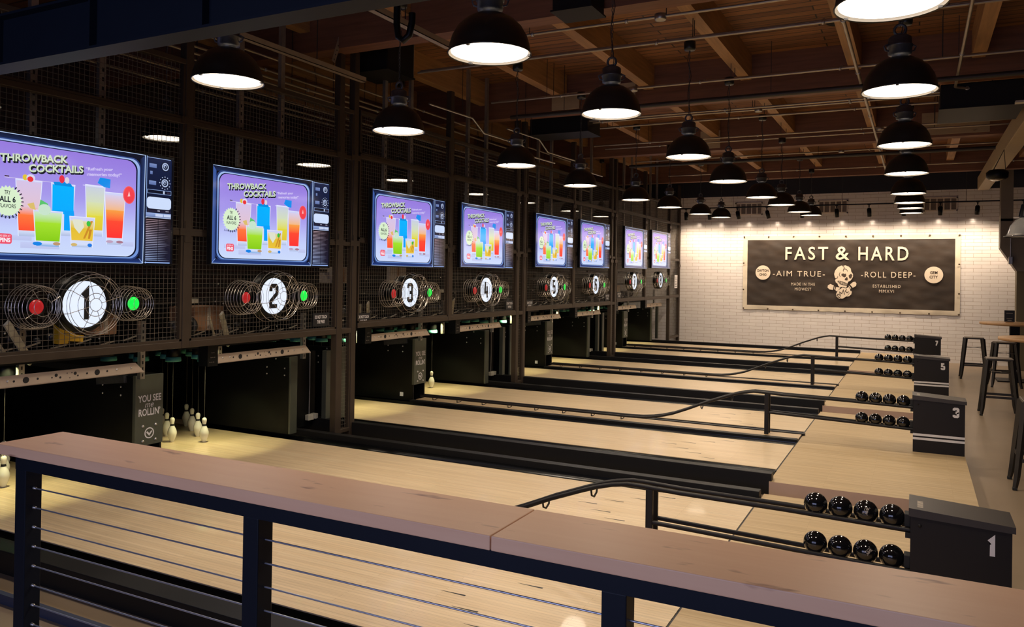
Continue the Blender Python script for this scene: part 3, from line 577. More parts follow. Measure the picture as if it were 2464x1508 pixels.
    b = MB(O); b.box((-5.62, yc-0.62, 1.38), (-5.58, yc-0.55, 1.42), bev=0.006); b.build('connector', 'ivory', t)
    b = MB(O); b.box((-6.03, yc-0.5, 0.948), (-5.97, yc+0.5, 0.966)); b.build('assumed_pin_light_strip', 'black', t)  # unseen fixture body, added to go with the assumed pin lamp
    return t
mach0 = make_machine(); mach0['label'] = 'string pin setting machine with bronze front bar below the lit sign 1'
for i in range(1, 8): dup(mach0, (-6.4, LY[i], LZ[i]), 'string pin setting machine with bronze front bar below %s' % lane_under(i))
for i in range(8):
    light('assumed_pin_deck_light', 'SPOT', (-6.0, LY[i], LZ[i]+0.93), (-6.2, LY[i], LZ[i]), 46, (1.0, 0.93, 0.46), spot_size=math.radians(104), spot_blend=0.3, shadow_soft_size=0.06)  # assumed lamps out of sight, one per lane, brighten pins and lane ends
# partitions between machines
for n in range(4):
    y0, z = n*P, n*S; pr = '%d and %d' % (2*n+1, 2*n+2)
    t = thing('sign_pillar', 'dark metal pillar lettered YOU SEE me ROLLIN between lanes %s' % pr, 'pillar', (-6.8, y0+4.485, z), 'lettered pillars'); O = (-6.8, 4.485, 0)
    b = MB(O); b.box((-8.0, 4.352, 0.0), (-5.70, 4.37, 0.775)); b.box((-8.0, 4.60, 0.0), (-5.70, 4.618, 0.775)); b.box((-8.0, 4.352, 0.775), (-5.75, 4.618, 0.785)); b.build('cabinet', 'black', t)
    b = MB(O); b.box((-5.72, 4.35, 0.205), (-5.685, 4.62, 0.79), bev=0.004); b.build('front_plate', 'pillar', t)
    pf = lambda y, zz: (-5.6835, y, zz)
    for body, bx, sh in (('YOU SEE', (4.375, 0.567, 4.598, 0.625), 0), ('me', (4.44, 0.52, 4.525, 0.553), 0.3), ('ROLLIN\u2019', (4.382, 0.452, 4.59, 0.512), 0)):
        b = MB(O); put_text(b, body, bx, pf, bold=0.0 if sh else 0.02, shear=sh); b.build('lettering', 'white', t)
    b = MB(O); K = 28; cy, cz = 4.486, 0.305
    stroke(b, [(cy+0.041*math.cos(a*2*math.pi/K), cz+0.041*math.sin(a*2*math.pi/K)) for a in range(K)], 0.010, pf, closed=True); stroke(b, [(cy-0.024, cz+0.012), (cy, cz-0.014), (cy+0.024, cz+0.014)], 0.014, pf); b.build('check_emblem', 'white', t)
    for dy in (-0.062, 0.062):
        for dz in (-0.062, 0.062): b = MB(O); b.lathe([(0, 0.010), (0.011, 0.008), (0.013, 0)], (-5.685, cy+dy, cz+dz), 10, axis='X'); b.build('bolt', 'bolt', t)
    for dx in (0.12, 0.35):
        for zz in (0.62, 0.69): b = MB(O); b.lathe([(0, -0.006), (0.008, -0.004), (0.009, 0)], (-5.75-dx, 4.352, zz), 8, axis='Y'); b.build('bolt', 'bolt', t)
    b = MB(O); b.obox((-5.80, 4.345, 0.76), (-6.15, 4.345, 0.72), 0.04, 0.06); b.lathe([(0, -0.02), (0.018, -0.016), (0.02, 0)], (-5.84, 4.35, 0.745), 10, axis='Y'); b.build('latch', 'gear', t)
    b = MB(O); b.box((-5.9, 4.346, 0.05), (-5.85, 4.3515, 0.10)); b.build('sticker', 'white', t)
    # outer kickback panels
    for yy, lab in ((2.80, 'near side of the machine below %s' % lane_under(2*n)), (6.06, 'far side of the machine below %s' % lane_under(2*n+1))):
        t = thing('kickback_panel', 'black side panel at the '+lab, 'side panel', (-6.8, y0+yy, z), 'machine side panels'); O2 = (-6.8, yy, 0)
        b = MB(O2); b.box((-8.0, yy, 0.03), (-5.6, yy+0.02, 0.80)); b.build('panel', 'black', t)
        b = MB(O2); b.box((-5.62, yy-0.003, 0.03), (-5.595, yy+0.095, 0.81), bev=0.004); b.build('edge_plate', 'pillar', t)
        for dx, zz in ((0.06, .62), (0.06, .69), (0.3, .62), (0.3, .69), (.18, .78), (.5, .78)): b = MB(O2); b.lathe([(0, -0.006), (0.008, -0.004), (0.009, 0)], (-5.62-dx, yy, zz), 8, axis='Y'); b.build('bolt', 'bolt', t)
    t = thing('service_panel', 'black board with a white outlet box between the machines, after lane %d' % (2*n+2), 'service panel', (-5.8, y0+6.38, z), 'service panels'); O2 = (-5.8, 6.38, 0)
    b = MB(O2); b.box((-5.80, 6.16, 0.03), (-5.77, 6.62, 0.82)); b.build('board', 'black', t)
    b = MB(O2); b.box((-5.66, 6.60, 0.05), (-5.60, 6.68, 0.83), bev=0.004); b.build('edge_plate', 'pillar', t)
    b = MB(O2); b.box((-5.77, 6.47, 0.09), (-5.72, 6.56, 0.15), bev=0.006); b.box((-5.77, 6.55, 0.10), (-5.70, 6.60, 0.155), bev=0.006); b.build('outlet_box', 'ivory', t)
    b = MB(O2); b.tube([(-5.755, 6.515, 0.15), (-5.755, 6.52, 0.45), (-5.755, 6.515, 0.82)], 0.006, 6); b.build('flexible_conduit', 'galv', t)
b = MB((-8.1, 11, 0.4)); b.box((-8.12, 2.5, 0.0), (-8.05, 19.3, 1.0)); tag(b.build('pit_curtain', 'black', None, (-8.1, 11, 0.4)), 'black pit curtain behind the pins', 'curtain')

# ================================================================== STEEL MESH SCREEN
MX = -5.27
def wires(b, y0, y1, z0, z1, sp=0.0382, r=0.0013):
    ny = max(2, round((y1-y0)/sp)); nz = max(2, round((z1-z0)/sp))
    for k in range(1, ny): y = y0+(y1-y0)*k/ny; b.box((MX-r, y-r, z0), (MX+r, y+r, z1))
    for k in range(1, nz): z = z0+(z1-z0)*k/nz; b.box((MX-r, y0, z-r), (MX+r, y1, z+r))
ZT = 3.98
def post(y, z0, label):
    b = MB((MX, y, z0)); b.box((MX-0.037, y-0.037, z0), (MX+0.037, y+0.037, ZT), bev=0.004)
    t = tag(b.build('steel_post', 'frame', None, (MX, y, z0)), label, 'post', 'mesh screen posts')
    for zc in (2.87, 1.975):
        b = MB((MX, y, z0)); h, q, g = 0.085, 0.028, 0.075; x = MX+0.0415
        b.prism([(x, y+p, zc+v) for p, v in ((-q, -h), (q, -h), (q, -q), (g, -q), (g, q), (q, q), (q, h), (-q, h), (-q, q), (-g, q), (-g, -q), (-q, -q))], (0.004, 0, 0)); b.build('weld_plate', 'frame', t)
def bay(y0, y1, dz, label, zlow=None, narrow=False):
    t = thing('mesh_screen', label, 'mesh screen', (MX, y0, 1.04+dz), 'wire mesh screens'); O = (MX, y0, 1.04+dz)
    z0, z1, z2, z3 = 1.04+dz, 1.965+dz*0.9, 2.86+dz*0.9, 3.34+dz*0.6
    def rail(za, zb, nm): b = MB(O); b.box((MX-0.035, y0, za), (MX+0.035, y1, zb), bev=0.004); b.build(nm, 'frame', t)
    rail(z0, z0+0.055, 'bottom_rail'); rail(z1-0.02, z1+0.02, 'middle_rail'); rail(z2-0.022, z2+0.022, 'upper_rail'); rail(z3-0.022, z3+0.022, 'top_rail')
    for za, zb in ((z0+0.055, z1-0.02), (z1+0.02, z2-0.022), (z2+0.022, z3-0.022))+(((zlow, z0),) if zlow is not None else ()):
        b = MB(O); wires(b, y0, y1, za, zb); b.build('wire_panel', 'wire', t)
        b = MB(O)
        for ya in (y0, y1-0.02): b.box((MX-0.012, ya, za), (MX+0.03, ya+0.02, zb))
        if not narrow: b.box((MX-0.012, y0, za), (MX+0.03, y1, za+0.018))
        b.build('panel_frame', 'frame', t)
    if zlow is not None: rail(zlow-0.04, zlow, 'foot_rail')
for n in range(4):
    y0, dz = n*P, n*S
    post(y0+4.458, 1.04+dz, 'rusty brown steel post between the screens of lanes %d and %d' % (2*n+1, 2*n+2))
    post(y0+6.353, -0.05+dz, 'brown steel floor post on the %s of the narrow mesh column after lane %d' % ('near side', 2*n+2))
    if n < 3: post(y0+6.587, -0.05+dz, 'brown steel floor post on the far side of the narrow mesh column after lane %d' % (2*n+2))
    bay(y0+2.62, y0+4.42, dz, 'wire mesh screen panel in a brown steel frame around the lit sign %d' % (2*n+1))
    bay(y0+4.496, y0+6.315, dz, 'wire mesh screen panel in a brown steel frame around the lit sign %d' % (2*n+2))
    if n < 3: bay(y0+6.392, y0+6.548, dz, 'narrow floor length wire mesh column between lanes %d and %d' % (2*n+2, 2*n+3), zlow=0.06+dz, narrow=True)
post(19.34, 0.05, 'brown steel end post of the mesh screen against the white tile wall')
bay(18.51, 19.30, 0.15, 'end wire mesh screen panel next to the white tile wall', zlow=0.25)
b = MB((-5.22, 18.9, 1.5)); b.box((-5.232, 18.85, 1.42), (-5.226, 19.1, 1.74)); t = tag(b.build('notice_sheet', 'white', None, (-5.22, 18.9, 1.5)), 'white notice sheet on the last mesh panel by the tile wall', 'notice')
b = MB((-5.22, 18.9, 1.5))
for k in range(6): b.box((-5.2259, 18.88, 1.46+k*0.04), (-5.2255, 19.07-0.03*(k % 2), 1.47+k*0.04))
b.build('printed_lines', 'numeral', t)
for y, z, lane, side in ((6.09, 1.20, 2, 'lower right'), (6.77, 1.175, 3, 'lower left'), (10.16, 1.235, 4, 'lower right'), (10.83, 1.23, 5, 'lower left'), (14.23, 1.28, 6, 'lower right'), (14.9, 1.31, 7, 'lower left')):
    t = thing('warning_sign', 'black DO NOT TOUCH THE PINS! sign, %s under the screen of lane %d' % (side, lane), 'sign', (MX+0.02, y, z), 'warning signs')
    b = MB(); b.box((-0.004, -0.115, -0.065), (0.004, 0.115, 0.065)); b.build('sign_board', 'numeral', t)
    b = MB(); f3 = lambda yy, zz: (0.0048, yy, zz); put_text(b, 'DO NOT TOUCH', (-0.088, 0.008, 0.088, 0.042), f3, bold=0.02); put_text(b, 'THE PINS!', (-0.055, -0.04, 0.055, -0.006), f3, bold=0.02); b.build('lettering', 'white', t)

# ================================================================== SCREENS
def screen_art():
    b = MB(); W_, H_ = 1.455, 0.815; lay = [0]
    def L(): lay[0] += 1; return 0.0002+lay[0]*0.00006
    def pl(pts, cols, x=None):
        x = L() if x is None else x; cc = [lin(c) for c in cols] if isinstance(cols, list) else lin(cols); b.face([(x, u*W_, v*H_) for u, v in pts], 0, cc)
    def rect(u0, v0, u1, v1, ct, cb=None, ub0=None, ub1=None):
        cb = ct if cb is None else cb; pl([(u0 if ub0 is None else ub0, v0), (u1 if ub1 is None else ub1, v0), (u1, v1), (u0, v1)], [cb, cb, ct, ct])
    def ell(cu, cv, ru, rv, c, n=20): pl([(cu+ru*math.cos(2*math.pi*k/n), cv+rv*math.sin(2*math.pi*k/n)) for k in range(n)], c)
    def rr(u0, v0, u1, v1, ru, rv, n=6):
        out = []
        for cu, cv, a0 in ((u1-ru, v0+rv, -90), (u1-ru, v1-rv, 0), (u0+ru, v1-rv, 90), (u0+ru, v0+rv, 180)):
            for k in range(n+1): a = math.radians(a0+90*k/n); out.append((cu+ru*math.cos(a), cv+rv*math.sin(a)))
        return out
    def text(s_, bx, c, bold=0.02, sp=1.0, sh=0.0, tilt=0.0): x = L(); put_text(b, s_, bx, lambda u, v: (x, u*W_, v*H_), 0, lin(c), bold, sp, sh, tilt)
    rect(0, 0, 1, 1, (8, 10, 22))
    # moulded blue-grey set around the tube
    A = [(0, 0), (0.826, 0), (0.832, 1), (0, 1)]; Bq = [(0.028, 0.05), (0.803, 0.045), (0.800, 0.952), (0.026, 0.945)]
    edge = [[(30, 60, 130), (30, 60, 130), (20, 30, 70), (20, 30, 70)], [(40, 60, 110)]*2+[(14, 18, 40)]*2, [(10, 14, 30), (14, 20, 45), (28, 44, 84), (12, 16, 36)], [(70, 100, 170), (70, 100, 170), (40, 60, 120), (50, 80, 150)]]
    x = L()
    for k in range(4):
        j = (k+1) % 4; pl([A[k], A[j], Bq[j], Bq[k]], edge[k], x)
    x = L(); hl = (190, 215, 255)
    for p, q, wd in ((A[0], A[1], .007), (A[3], A[2], .007), (A[0], A[3], .004), (A[1], A[2], .004)):
        d = Vector(q)-Vector(p); nn = Vector((-d.y, d.x)).normalized()*wd; pl([tuple(Vector(p)-nn*0.5), tuple(Vector(q)-nn*0.5), tuple(Vector(q)+nn*0.5), tuple(Vector(p)+nn*0.5)], hl, x)
    for p, q in ((A[0], Bq[0]), (A[1], Bq[1])):
        d = Vector(q)-Vector(p); nn = Vector((-d.y, d.x)).normalized()*0.0025; pl([tuple(Vector(p)-nn), tuple(Vector(q)-nn), tuple(Vector(q)+nn), tuple(Vector(p)+nn)], (120, 150, 210), x)
    def tube(u0, v0, u1, v1, bulge, ru, rv):
        pts = []
        for u, v in rr(u0, v0, u1, v1, ru, rv, 7):
            s_ = (u-u0)/(u1-u0); t_ = (v-v0)/(v1-v0)
            pts.append((u+bulge*(1 if s_ > 0.5 else -1)*(4*t_*(1-t_))*0.5, v+bulge*1.4*(1 if t_ > 0.5 else -1)*(4*s_*(1-s_))))
        return pts
    def vgrad(pts, stops):
        out = []
        for u, v in pts:
            for (v0, c0), (v1, c1) in zip(stops, stops[1:]):
                if v <= v1 or (v1, c1) == stops[-1]: t_ = min(1, max(0, (v-v0)/(v1-v0))); out.append(tuple(a+(e-a)*t_ for a, e in zip(c0, c1))); break
        return out
    def strips(pts, stops):     # fills a convex outline with horizontal bands so the gradient is smooth
        vs = sorted(p[1] for p in pts); v0, v1 = vs[0], vs[-1]; x = L(); n = len(pts); lv = sorted(set([round(q, 5) for q in vs]+[v0+(v1-v0)*k/18 for k in range(19)]))
        def span(v):
            us = []
            for k in range(n):
                (ua, va), (ub, vb) = pts[k], pts[(k+1) % n]
                if (va-v)*(vb-v) <= 0 and va != vb: us.append(ua+(ub-ua)*(v-va)/(vb-va))
            return min(us), max(us)
        for va_, vb_ in zip(lv, lv[1:]):
            if vb_-va_ < 1e-4: continue
            a = min(v1-1e-6, max(v0+1e-6, va_+1e-6)); c = max(v0+1e-6, min(v1-1e-6, vb_-1e-6)); a0, a1 = span(a); c0, c1 = span(c); ca = vgrad([(0, a)], stops)[0]; cc = vgrad([(0, c)], stops)[0]
            pl([(a0, a), (a1, a), (c1, c), (c0, c)], [ca, ca, cc, cc], x)
    strips(tube(0.026, 0.035, 0.806, 0.955, 0.006, 0.05, 0.08), [(0, (60, 95, 170)), (0.1, (16, 28, 70)), (0.85, (24, 40, 90)), (1, (60, 85, 150))])
    strips(tube(0.036, 0.045, 0.800, 0.945, 0.006, 0.05, 0.08), [(0, (120, 155, 220)), (0.2, (105, 140, 210)), (0.8, (135, 165, 225)), (1, (170, 195, 240))])
    strips(tube(0.046, 0.055, 0.786, 0.932, 0.008, 0.05, 0.085), [(0, (10, 16, 44)), (1, (14, 20, 50))])
    strips(tube(0.052, 0.062, 0.778, 0.925, 0.008, 0.05, 0.085), [(0.05, (205, 220, 252)), (0.25, (196, 208, 252)), (0.36, (186, 190, 246)), (0.55, (165, 152, 235)), (0.95, (150, 122, 222))])
    def soft(u0, v0, u1, v1): rect(u0, v0, u1, v1, (196, 204, 244), (188, 196, 236))
    soft(0.09, 0.16, 0.25, 0.20); soft(0.2, 0.10, 0.38, 0.15); soft(0.70, 0.15, 0.77, 0.19)
    # drinks
    gl = (214, 224, 250)
    def glass(u0, u1, v0, v1, k, liq, base=(176, 190, 225)):
        du = (u1-u0)*k; rect(u0, v0, u1, v1, (205, 208, 246), gl, u0+du, u1-du); h = v1-v0
        rect(u0+du*0.9, v0, u1-du*0.9, v0+h*0.10, gl, base, u0+du+0.004, u1-du-0.004)
        for a, c, ct, cb in liq:
            f0 = 1-a; f1 = 1-c; rect(u0+du*f1+0.004, v0+h*a, u1-du*f1-0.004, v0+h*c, ct, cb, u0+du*f0+0.004, u1-du*f0-0.004)
        for p, q in ((u0, u0+du), (u1-0.004, u1-du-0.004)): pl([(q, v0), (q+0.003, v0), (p+0.003, v1), (p, v1)], (228, 234, 255))
        rect(u0, v1-0.006, u1, v1, (228, 232, 255))
    glass(0.173, 0.295, 0.195, 0.648, 0.13, [(0.10, 0.38, (255, 120, 60), (255, 80, 50)), (0.38, 0.52, (226, 190, 205), (255, 130, 75)), (0.52, 0.97, (214, 196, 232), (226, 196, 212))])
    glass(0.335, 0.453, 0.215, 0.650, 0.10, [])
    rect(0.342, 0.395, 0.446, 0.635, (0, 178, 255), (0, 172, 255)); pl([(0.338, 0.42), (0.36, 0.40), (0.40, 0.41), (0.40, 0.26), (0.43, 0.26), (0.43, 0.37), (0.45, 0.39), (0.447, 0.43)], (0, 160, 250))
    pl([(0.345, 0.655), (0.352, 0.63), (0.44, 0.63), (0.43, 0.655), (0.40, 0.665)], (0, 140, 225))
    glass(0.502, 0.609, 0.225, 0.668, 0.10, [(0.12, 0.40, (225, 215, 60), (225, 195, 55)), (0.40, 0.66, (215, 225, 180), (225, 220, 80)), (0.66, 0.96, (200, 208, 225), (212, 222, 190))])
    glass(0.603, 0.721, 0.160, 0.622, 0.13, [(0.13, 0.46, (255, 75, 50), (255, 50, 50)), (0.46, 0.66, (250, 160, 70), (255, 90, 55)), (0.66, 0.95, (214, 205, 236), (245, 185, 130))])
    glass(0.254, 0.394, 0.120, 0.415, 0.09, [(0.15, 0.66, (165, 225, 45), (135, 205, 20)), (0.66, 0.95, (205, 230, 205), (170, 225, 70))], base=(120, 170, 225))
    glass(0.425, 0.556, 0.125, 0.385, 0.08, [(0.22, 0.62, (228, 190, 50), (235, 195, 60)), (0.62, 0.86, (224, 218, 170), (228, 195, 70))], base=(170, 190, 225))
    pl([(0.44, 0.36), (0.49, 0.36), (0.50, 0.30), (0.475, 0.24), (0.45, 0.29)], (224, 226, 205))
    for u, v, ru, rv, c in ((.275, .14, .022, .016, (20, 130, 230)), (.365, .145, .018, .014, (190, 150, 110)), (.53, .145, .012, .016, (30, 120, 225)), (.45, .145, .016, .014, (210, 180, 110)), (.635, .185, .02, .012, (190, 160, 190)), (.69, .185, .02, .012, (170, 120, 140))): ell(u, v, ru, rv, c, 12)
    # plain stirrer in the amber drink
    pl([(0.495, 0.20), (0.505, 0.20), (0.545, 0.355), (0.532, 0.355)], (205, 140, 40)); pl([(0.52, 0.20), (0.53, 0.20), (0.54, 0.28), (0.526, 0.28)], (200, 135, 40)); ell(0.522, 0.33, 0.011, 0.025, (50, 190, 60), 10)
    # garnishes
    rect(0.125, 0.648, 0.34, 0.652, (215, 205, 235)); ell(0.215, 0.665, 0.012, 0.024, (225, 195, 60), 12); ell(0.24, 0.665, 0.02, 0.03, (215, 215, 240), 14); ell(0.238, 0.655, 0.014, 0.022, (235, 50, 55), 12); rect(0.125, 0.655, 0.145, 0.664, (70, 50, 60))
    ell(0.385, 0.685, 0.013, 0.034, (230, 50, 70), 12); ell(0.41, 0.68, 0.011, 0.028, (220, 210, 225), 12)
    rect(0.49, 0.655, 0.60, 0.660, (225, 228, 250)); pl([(0.565, 0.69), (0.60, 0.66), (0.632, 0.655), (0.634, 0.735), (0.578, 0.74)], (10, 140, 235))
    ell(0.738, 0.615, 0.034, 0.080, (240, 90, 95)); ell(0.738, 0.615, 0.029, 0.072, (242, 60, 72)); pl([(0.73, 0.60), (0.738, 0.65), (0.745, 0.605)], (250, 190, 190))
    pl([(0.28, 0.44), (0.30, 0.41), (0.33, 0.39), (0.32, 0.47), (0.285, 0.50)], (90, 195, 110)); pl([(0.225, 0.455), (0.24, 0.42), (0.265, 0.41), (0.255, 0.47)], (220, 190, 110)); ell(0.305, 0.42, 0.03, 0.045, (200, 228, 205), 14)
    # starburst badge
    n = 24; pl([(0.139+(0.066 if k % 2 else 0.056)*math.cos(2*math.pi*k/(2*n)), 0.462+(0.125 if k % 2 else 0.108)*math.sin(2*math.pi*k/(2*n))) for k in range(2*n)], (218, 240, 205))
    for k in range(13):
        a = math.radians(-110+k*14); c_, s_ = math.cos(a), math.sin(a); nu, nv = -s_*0.003, c_*0.004
        p0 = (0.139+0.060*c_, 0.462+0.115*s_); p1 = (0.139+0.071*c_, 0.462+0.137*s_); pl([(p0[0]-nu, p0[1]-nv), (p1[0]-nu, p1[1]-nv), (p1[0]+nu, p1[1]+nv), (p0[0]+nu, p0[1]+nv)], (25, 30, 40))
    dk = (28, 34, 44); text('TRY', (0.125, 0.515, 0.151, 0.548), dk, 0.01); text('ALL 6', (0.104, 0.455, 0.174, 0.502), dk, 0.03); text('FLAVORS', (0.103, 0.410, 0.175, 0.441), dk, 0.01)
    text('Sold Separately', (0.083, 0.326, 0.182, 0.356), (60, 70, 130), 0.0, sh=0.25)
    for dx, dv, c in ((0.005, -0.013, (14, 18, 30)), (0.0025, -0.006, (14, 18, 30)), (0, 0, (206, 222, 196))):
        e = 0.035 if c[0] > 100 else 0.06
        text('THROWBACK', (0.103+dx, 0.768+dv, 0.411+dx, 0.832+dv), c, e, tilt=0.056); text('COCKTAILS', (0.229+dx, 0.709+dv, 0.489+dx, 0.774+dv), c, e, tilt=0.047)
    text('\u201cRefresh your', (0.502, 0.777, 0.645, 0.812), (216, 206, 246), 0.02, tilt=0.026); text('memories today!\u201d', (0.511, 0.732, 0.695, 0.770), (216, 206, 246), 0.02, tilt=0.03)
    pl(rr(0.101, 0.128, 0.160, 0.208, 0.01, 0.018), (238, 80, 105)); text('AS SEEN AT', (0.107, 0.182, 0.154, 0.198), (250, 225, 235), 0.01); text('PINS', (0.107, 0.140, 0.154, 0.176), (250, 232, 240), 0.05)
    # control column
    rect(0.832, 0.43, 0.992, 0.985, (22, 32, 66), (14, 20, 44)); rect(0.838, 0.985, 0.985, 0.99, (150, 175, 225)); rect(0.837, 0.0, 0.840, 1.0, (150, 180, 235))
    for u0, v0, u1, v1 in ((.853, .895, .897, .932), (.858, .832, .873, .862), (.852, .735, .895, .773)): rect(u0, v0, u1, v1, (120, 140, 190), (90, 110, 165))
    for cu, cv in ((0.951, 0.917), (0.949, 0.763)):
        ell(cu, cv, 0.026, 0.046, (14, 18, 36)); ell(cu, cv, 0.021, 0.038, (175, 190, 225)); ell(cu, cv, 0.015, 0.027, (24, 30, 56)); ell(cu-0.002, cv+0.004, 0.010, 0.018, (165, 180, 215)); ell(cu, cv, 0.005, 0.01, (30, 36, 60))
    for k in range(12): a = math.radians(k*30); ell(0.949+0.032*math.cos(a), 0.763+0.058*math.sin(a), 0.003, 0.005, (190, 200, 230), 8)
    rect(0.842, 0.652, 0.990, 0.692, (130, 155, 205)); rect(0.845, 0.657, 0.987, 0.687, (16, 20, 40)); rect(0.885, 0.668, 0.935, 0.676, (8, 10, 20)); rect(0.938, 0.658, 0.948, 0.686, (190, 200, 225)); rect(0.962, 0.664, 0.980, 0.68, (50, 40, 60))
    pl(rr(0.838, 0.478, 0.992, 0.632, 0.02, 0.03), (16, 22, 44)); pl(rr(0.840, 0.512, 0.989, 0.622, 0.02, 0.03), (206, 222, 252)); rect(0.842, 0.482, 0.988, 0.508, (20, 20, 40), (40, 36, 60)); rect(0.905, 0.491, 0.92, 0.499, (180, 180, 200)); rect(0.955, 0.491, 0.975, 0.499, (180, 180, 200))
    rect(0.835, 0.437, 0.990, 0.474, (150, 172, 222), (110, 130, 180)); rect(0.893, 0.442, 0.940, 0.466, (200, 212, 240)); rect(0.944, 0.442, 0.988, 0.466, (200, 212, 240)); rect(0.835, 0.428, 0.990, 0.435, (190, 205, 240))
    rect(0.832, 0.018, 0.990, 0.42, (30, 18, 22), (22, 24, 48))
    for k in range(24):
        v = 0.03+k*0.0163; e = 0.985-0.03*abs(math.sin(k*0.7)); t_ = k/23; x = L(); cl = lin(tuple(a+(e_-a)*t_ for a, e_ in zip((165, 190, 240), (190, 160, 170)))); cr = lin((40, 34, 50)); b.face([(x, 0.836*W_, v*H_), (x, e*W_, v*H_), (x, e*W_, (v+0.006)*H_), (x, 0.836*W_, (v+0.006)*H_)], 0, [cl, cr, cr, cl])
    rect(0.908, 0.03, 0.911, 0.42, (12, 12, 24)); rect(0.832, 0.004, 0.985, 0.014, (150, 180, 240)); rect(0.988, 0.0, 1.0, 1.0, (6, 8, 16))
    return b
TVY = [2.80, 4.65, 6.795, 8.645, 10.86, 12.65, 14.985, 16.80]; TVZ = [1.712, 1.727, 1.752, 1.770, 1.808, 1.834, 1.863, 1.893]
tv0 = thing('television', 'flat screen showing a cocktail advert above the lit sign 1', 'television', (-5.175, TVY[0], TVZ[0]), 'lane televisions')
screen_art().build('screen', 'screen', tv0)
b = MB(); b.box((-0.045, -0.012, -0.014), (-0.0005, 1.467, 0.829), bev=0.004); b.build('housing', 'bezel', tv0)
b = MB()
for p in (((-0.0005, -0.012, -0.016), (0.0045, 1.467, -0.001)), ((-0.0005, -0.012, 0.816), (0.0045, 1.467, 0.829)), ((-0.0005, -0.012, 0), (0.0045, 0, 0.816)), ((-0.0005, 1.456, 0), (0.0045, 1.467, 0.816))): b.box(*p)
b.build('bezel', 'bezel', tv0)
b = MB(); b.box((-0.0625, 0.02, 0.20), (-0.044, 1.435, 0.32)); b.build('wall_bracket', 'black', tv0)
for i in range(1, 8): dup(tv0, (-5.175, TVY[i], TVZ[i]), 'flat screen showing a cocktail advert above the lit sign %d' % (i+1))

st0 = None
for i in range(8):
    for q, yy in enumerate((0.47, 0.98)):
        lab = 'galvanised slotted strut hanging behind the screen above sign %d, %s one' % (i+1, ('left', 'right')[q]); loc = (-5.36, TVY[i]+yy, 1.75+LZ[i])
        if st0 is None:
            b = MB(); b.box((0.0, -0.025, 0.0), (0.005, 0.025, 2.66)); b.box((-0.035, -0.025, 0.0), (0.0, -0.02, 2.66)); st0 = tag(b.build('hanging_strut', 'galv', None, loc), lab, 'strut', 'slotted struts')
            for k in range(12): b = MB(); b.box((0.0052, -0.008, 0.6+k*0.07), (0.0058, 0.008, 0.63+k*0.07)); b.build('slot', 'numeral', st0)
        else: dup(st0, loc, lab)
# ---- lit lane numbers, red and green signal lights, each in a wire guard
SGY = [3.56, 5.39, 7.56, 9.37, 11.62, 13.48, 15.69, 17.57]; SGZ = [1.415, 1.444, 1.449, 1.466, 1.493, 1.521, 1.582, 1.612]
def guard(R0, r1, x0, x1, t, nring, rad=0.0022, spokes=8):
    b = MB()
    for k in range(nring): b.ring((x0+(x1-x0)*k/(nring-1), 0, 0), R0*(1-0.10*(k/(nring-1))**2), rad, axis='X', n=36, k=4)
    for f in r1: b.ring((x1+0.004, 0, 0), R0*f, rad, axis='X', n=30, k=4)
    for q in range(spokes):
        a = 2*math.pi*(q+0.35)/spokes; c_, s_ = math.cos(a), math.sin(a)
        b.tube([(x1+0.004, R0*r1[0]*c_, R0*r1[0]*s_), (x1+0.004, R0*0.88*c_, R0*0.88*s_), (x0, R0*c_, R0*s_)], rad, 4)
    b.build('wire_guard', 'cagewire', t)
for i in range(8):
    t = thing('lane_sign', 'round lit white sign with a black numeral %d in a wire guard' % (i+1), 'lane sign', (-5.2, SGY[i], SGZ[i]), 'lane number signs')
    b = MB(); b.lathe([(0, -0.13), (0.188, -0.13), (0.196, -0.12), (0.196, 0.0), (0.19, 0.008), (0.168, 0.008), (0.163, 0.002)], (0, 0, 0), 40, axis='X'); b.build('housing', 'black', t)
    b = MB(); b.disc((0.003, 0, 0), 0.164, axis='X', n=40); b.build('face', 'box_white', t)
    b = MB(); digit(b, i+1, 0.0 if i else 0.012, 0, 0.215, lambda y, z: (0.0045, y, z), wd=0.18, sx=0.80); b.build('numeral', 'numeral', t)
    guard(0.235, (0.19, 0.34, 0.57, 0.82), -0.055, 0.12, t, 3, 0.0022)
    for dy, dz, m_, nm, R_ in ((-0.36, -0.008, 'red', 'red', 0.15), (0.365, -0.003, 'green', 'green', 0.13)):
        t = thing('signal_light', '%s round signal light in a wire guard beside the lit sign %d' % (nm, i+1), 'signal light', (-5.2, SGY[i]+dy, SGZ[i]+dz), 'signal lights')
        b = MB(); b.lathe([(0, -0.06), (0.062, -0.06), (0.064, 0.03), (0.06, 0.034), (0.051, 0.034), (0.05, 0.028)], (0, 0, 0), 24, axis='X'); b.build('housing', 'black', t)
        b = MB(); b.lathe([(0.051, 0.029), (0.045, 0.034), (0.03, 0.038), (0.0, 0.040)], (0, 0, 0), 24, axis='X'); b.build('lens', m_, t)
        guard(R_, (0.40, 0.72), -0.06, 0.10, t, 6, 0.002, 4)
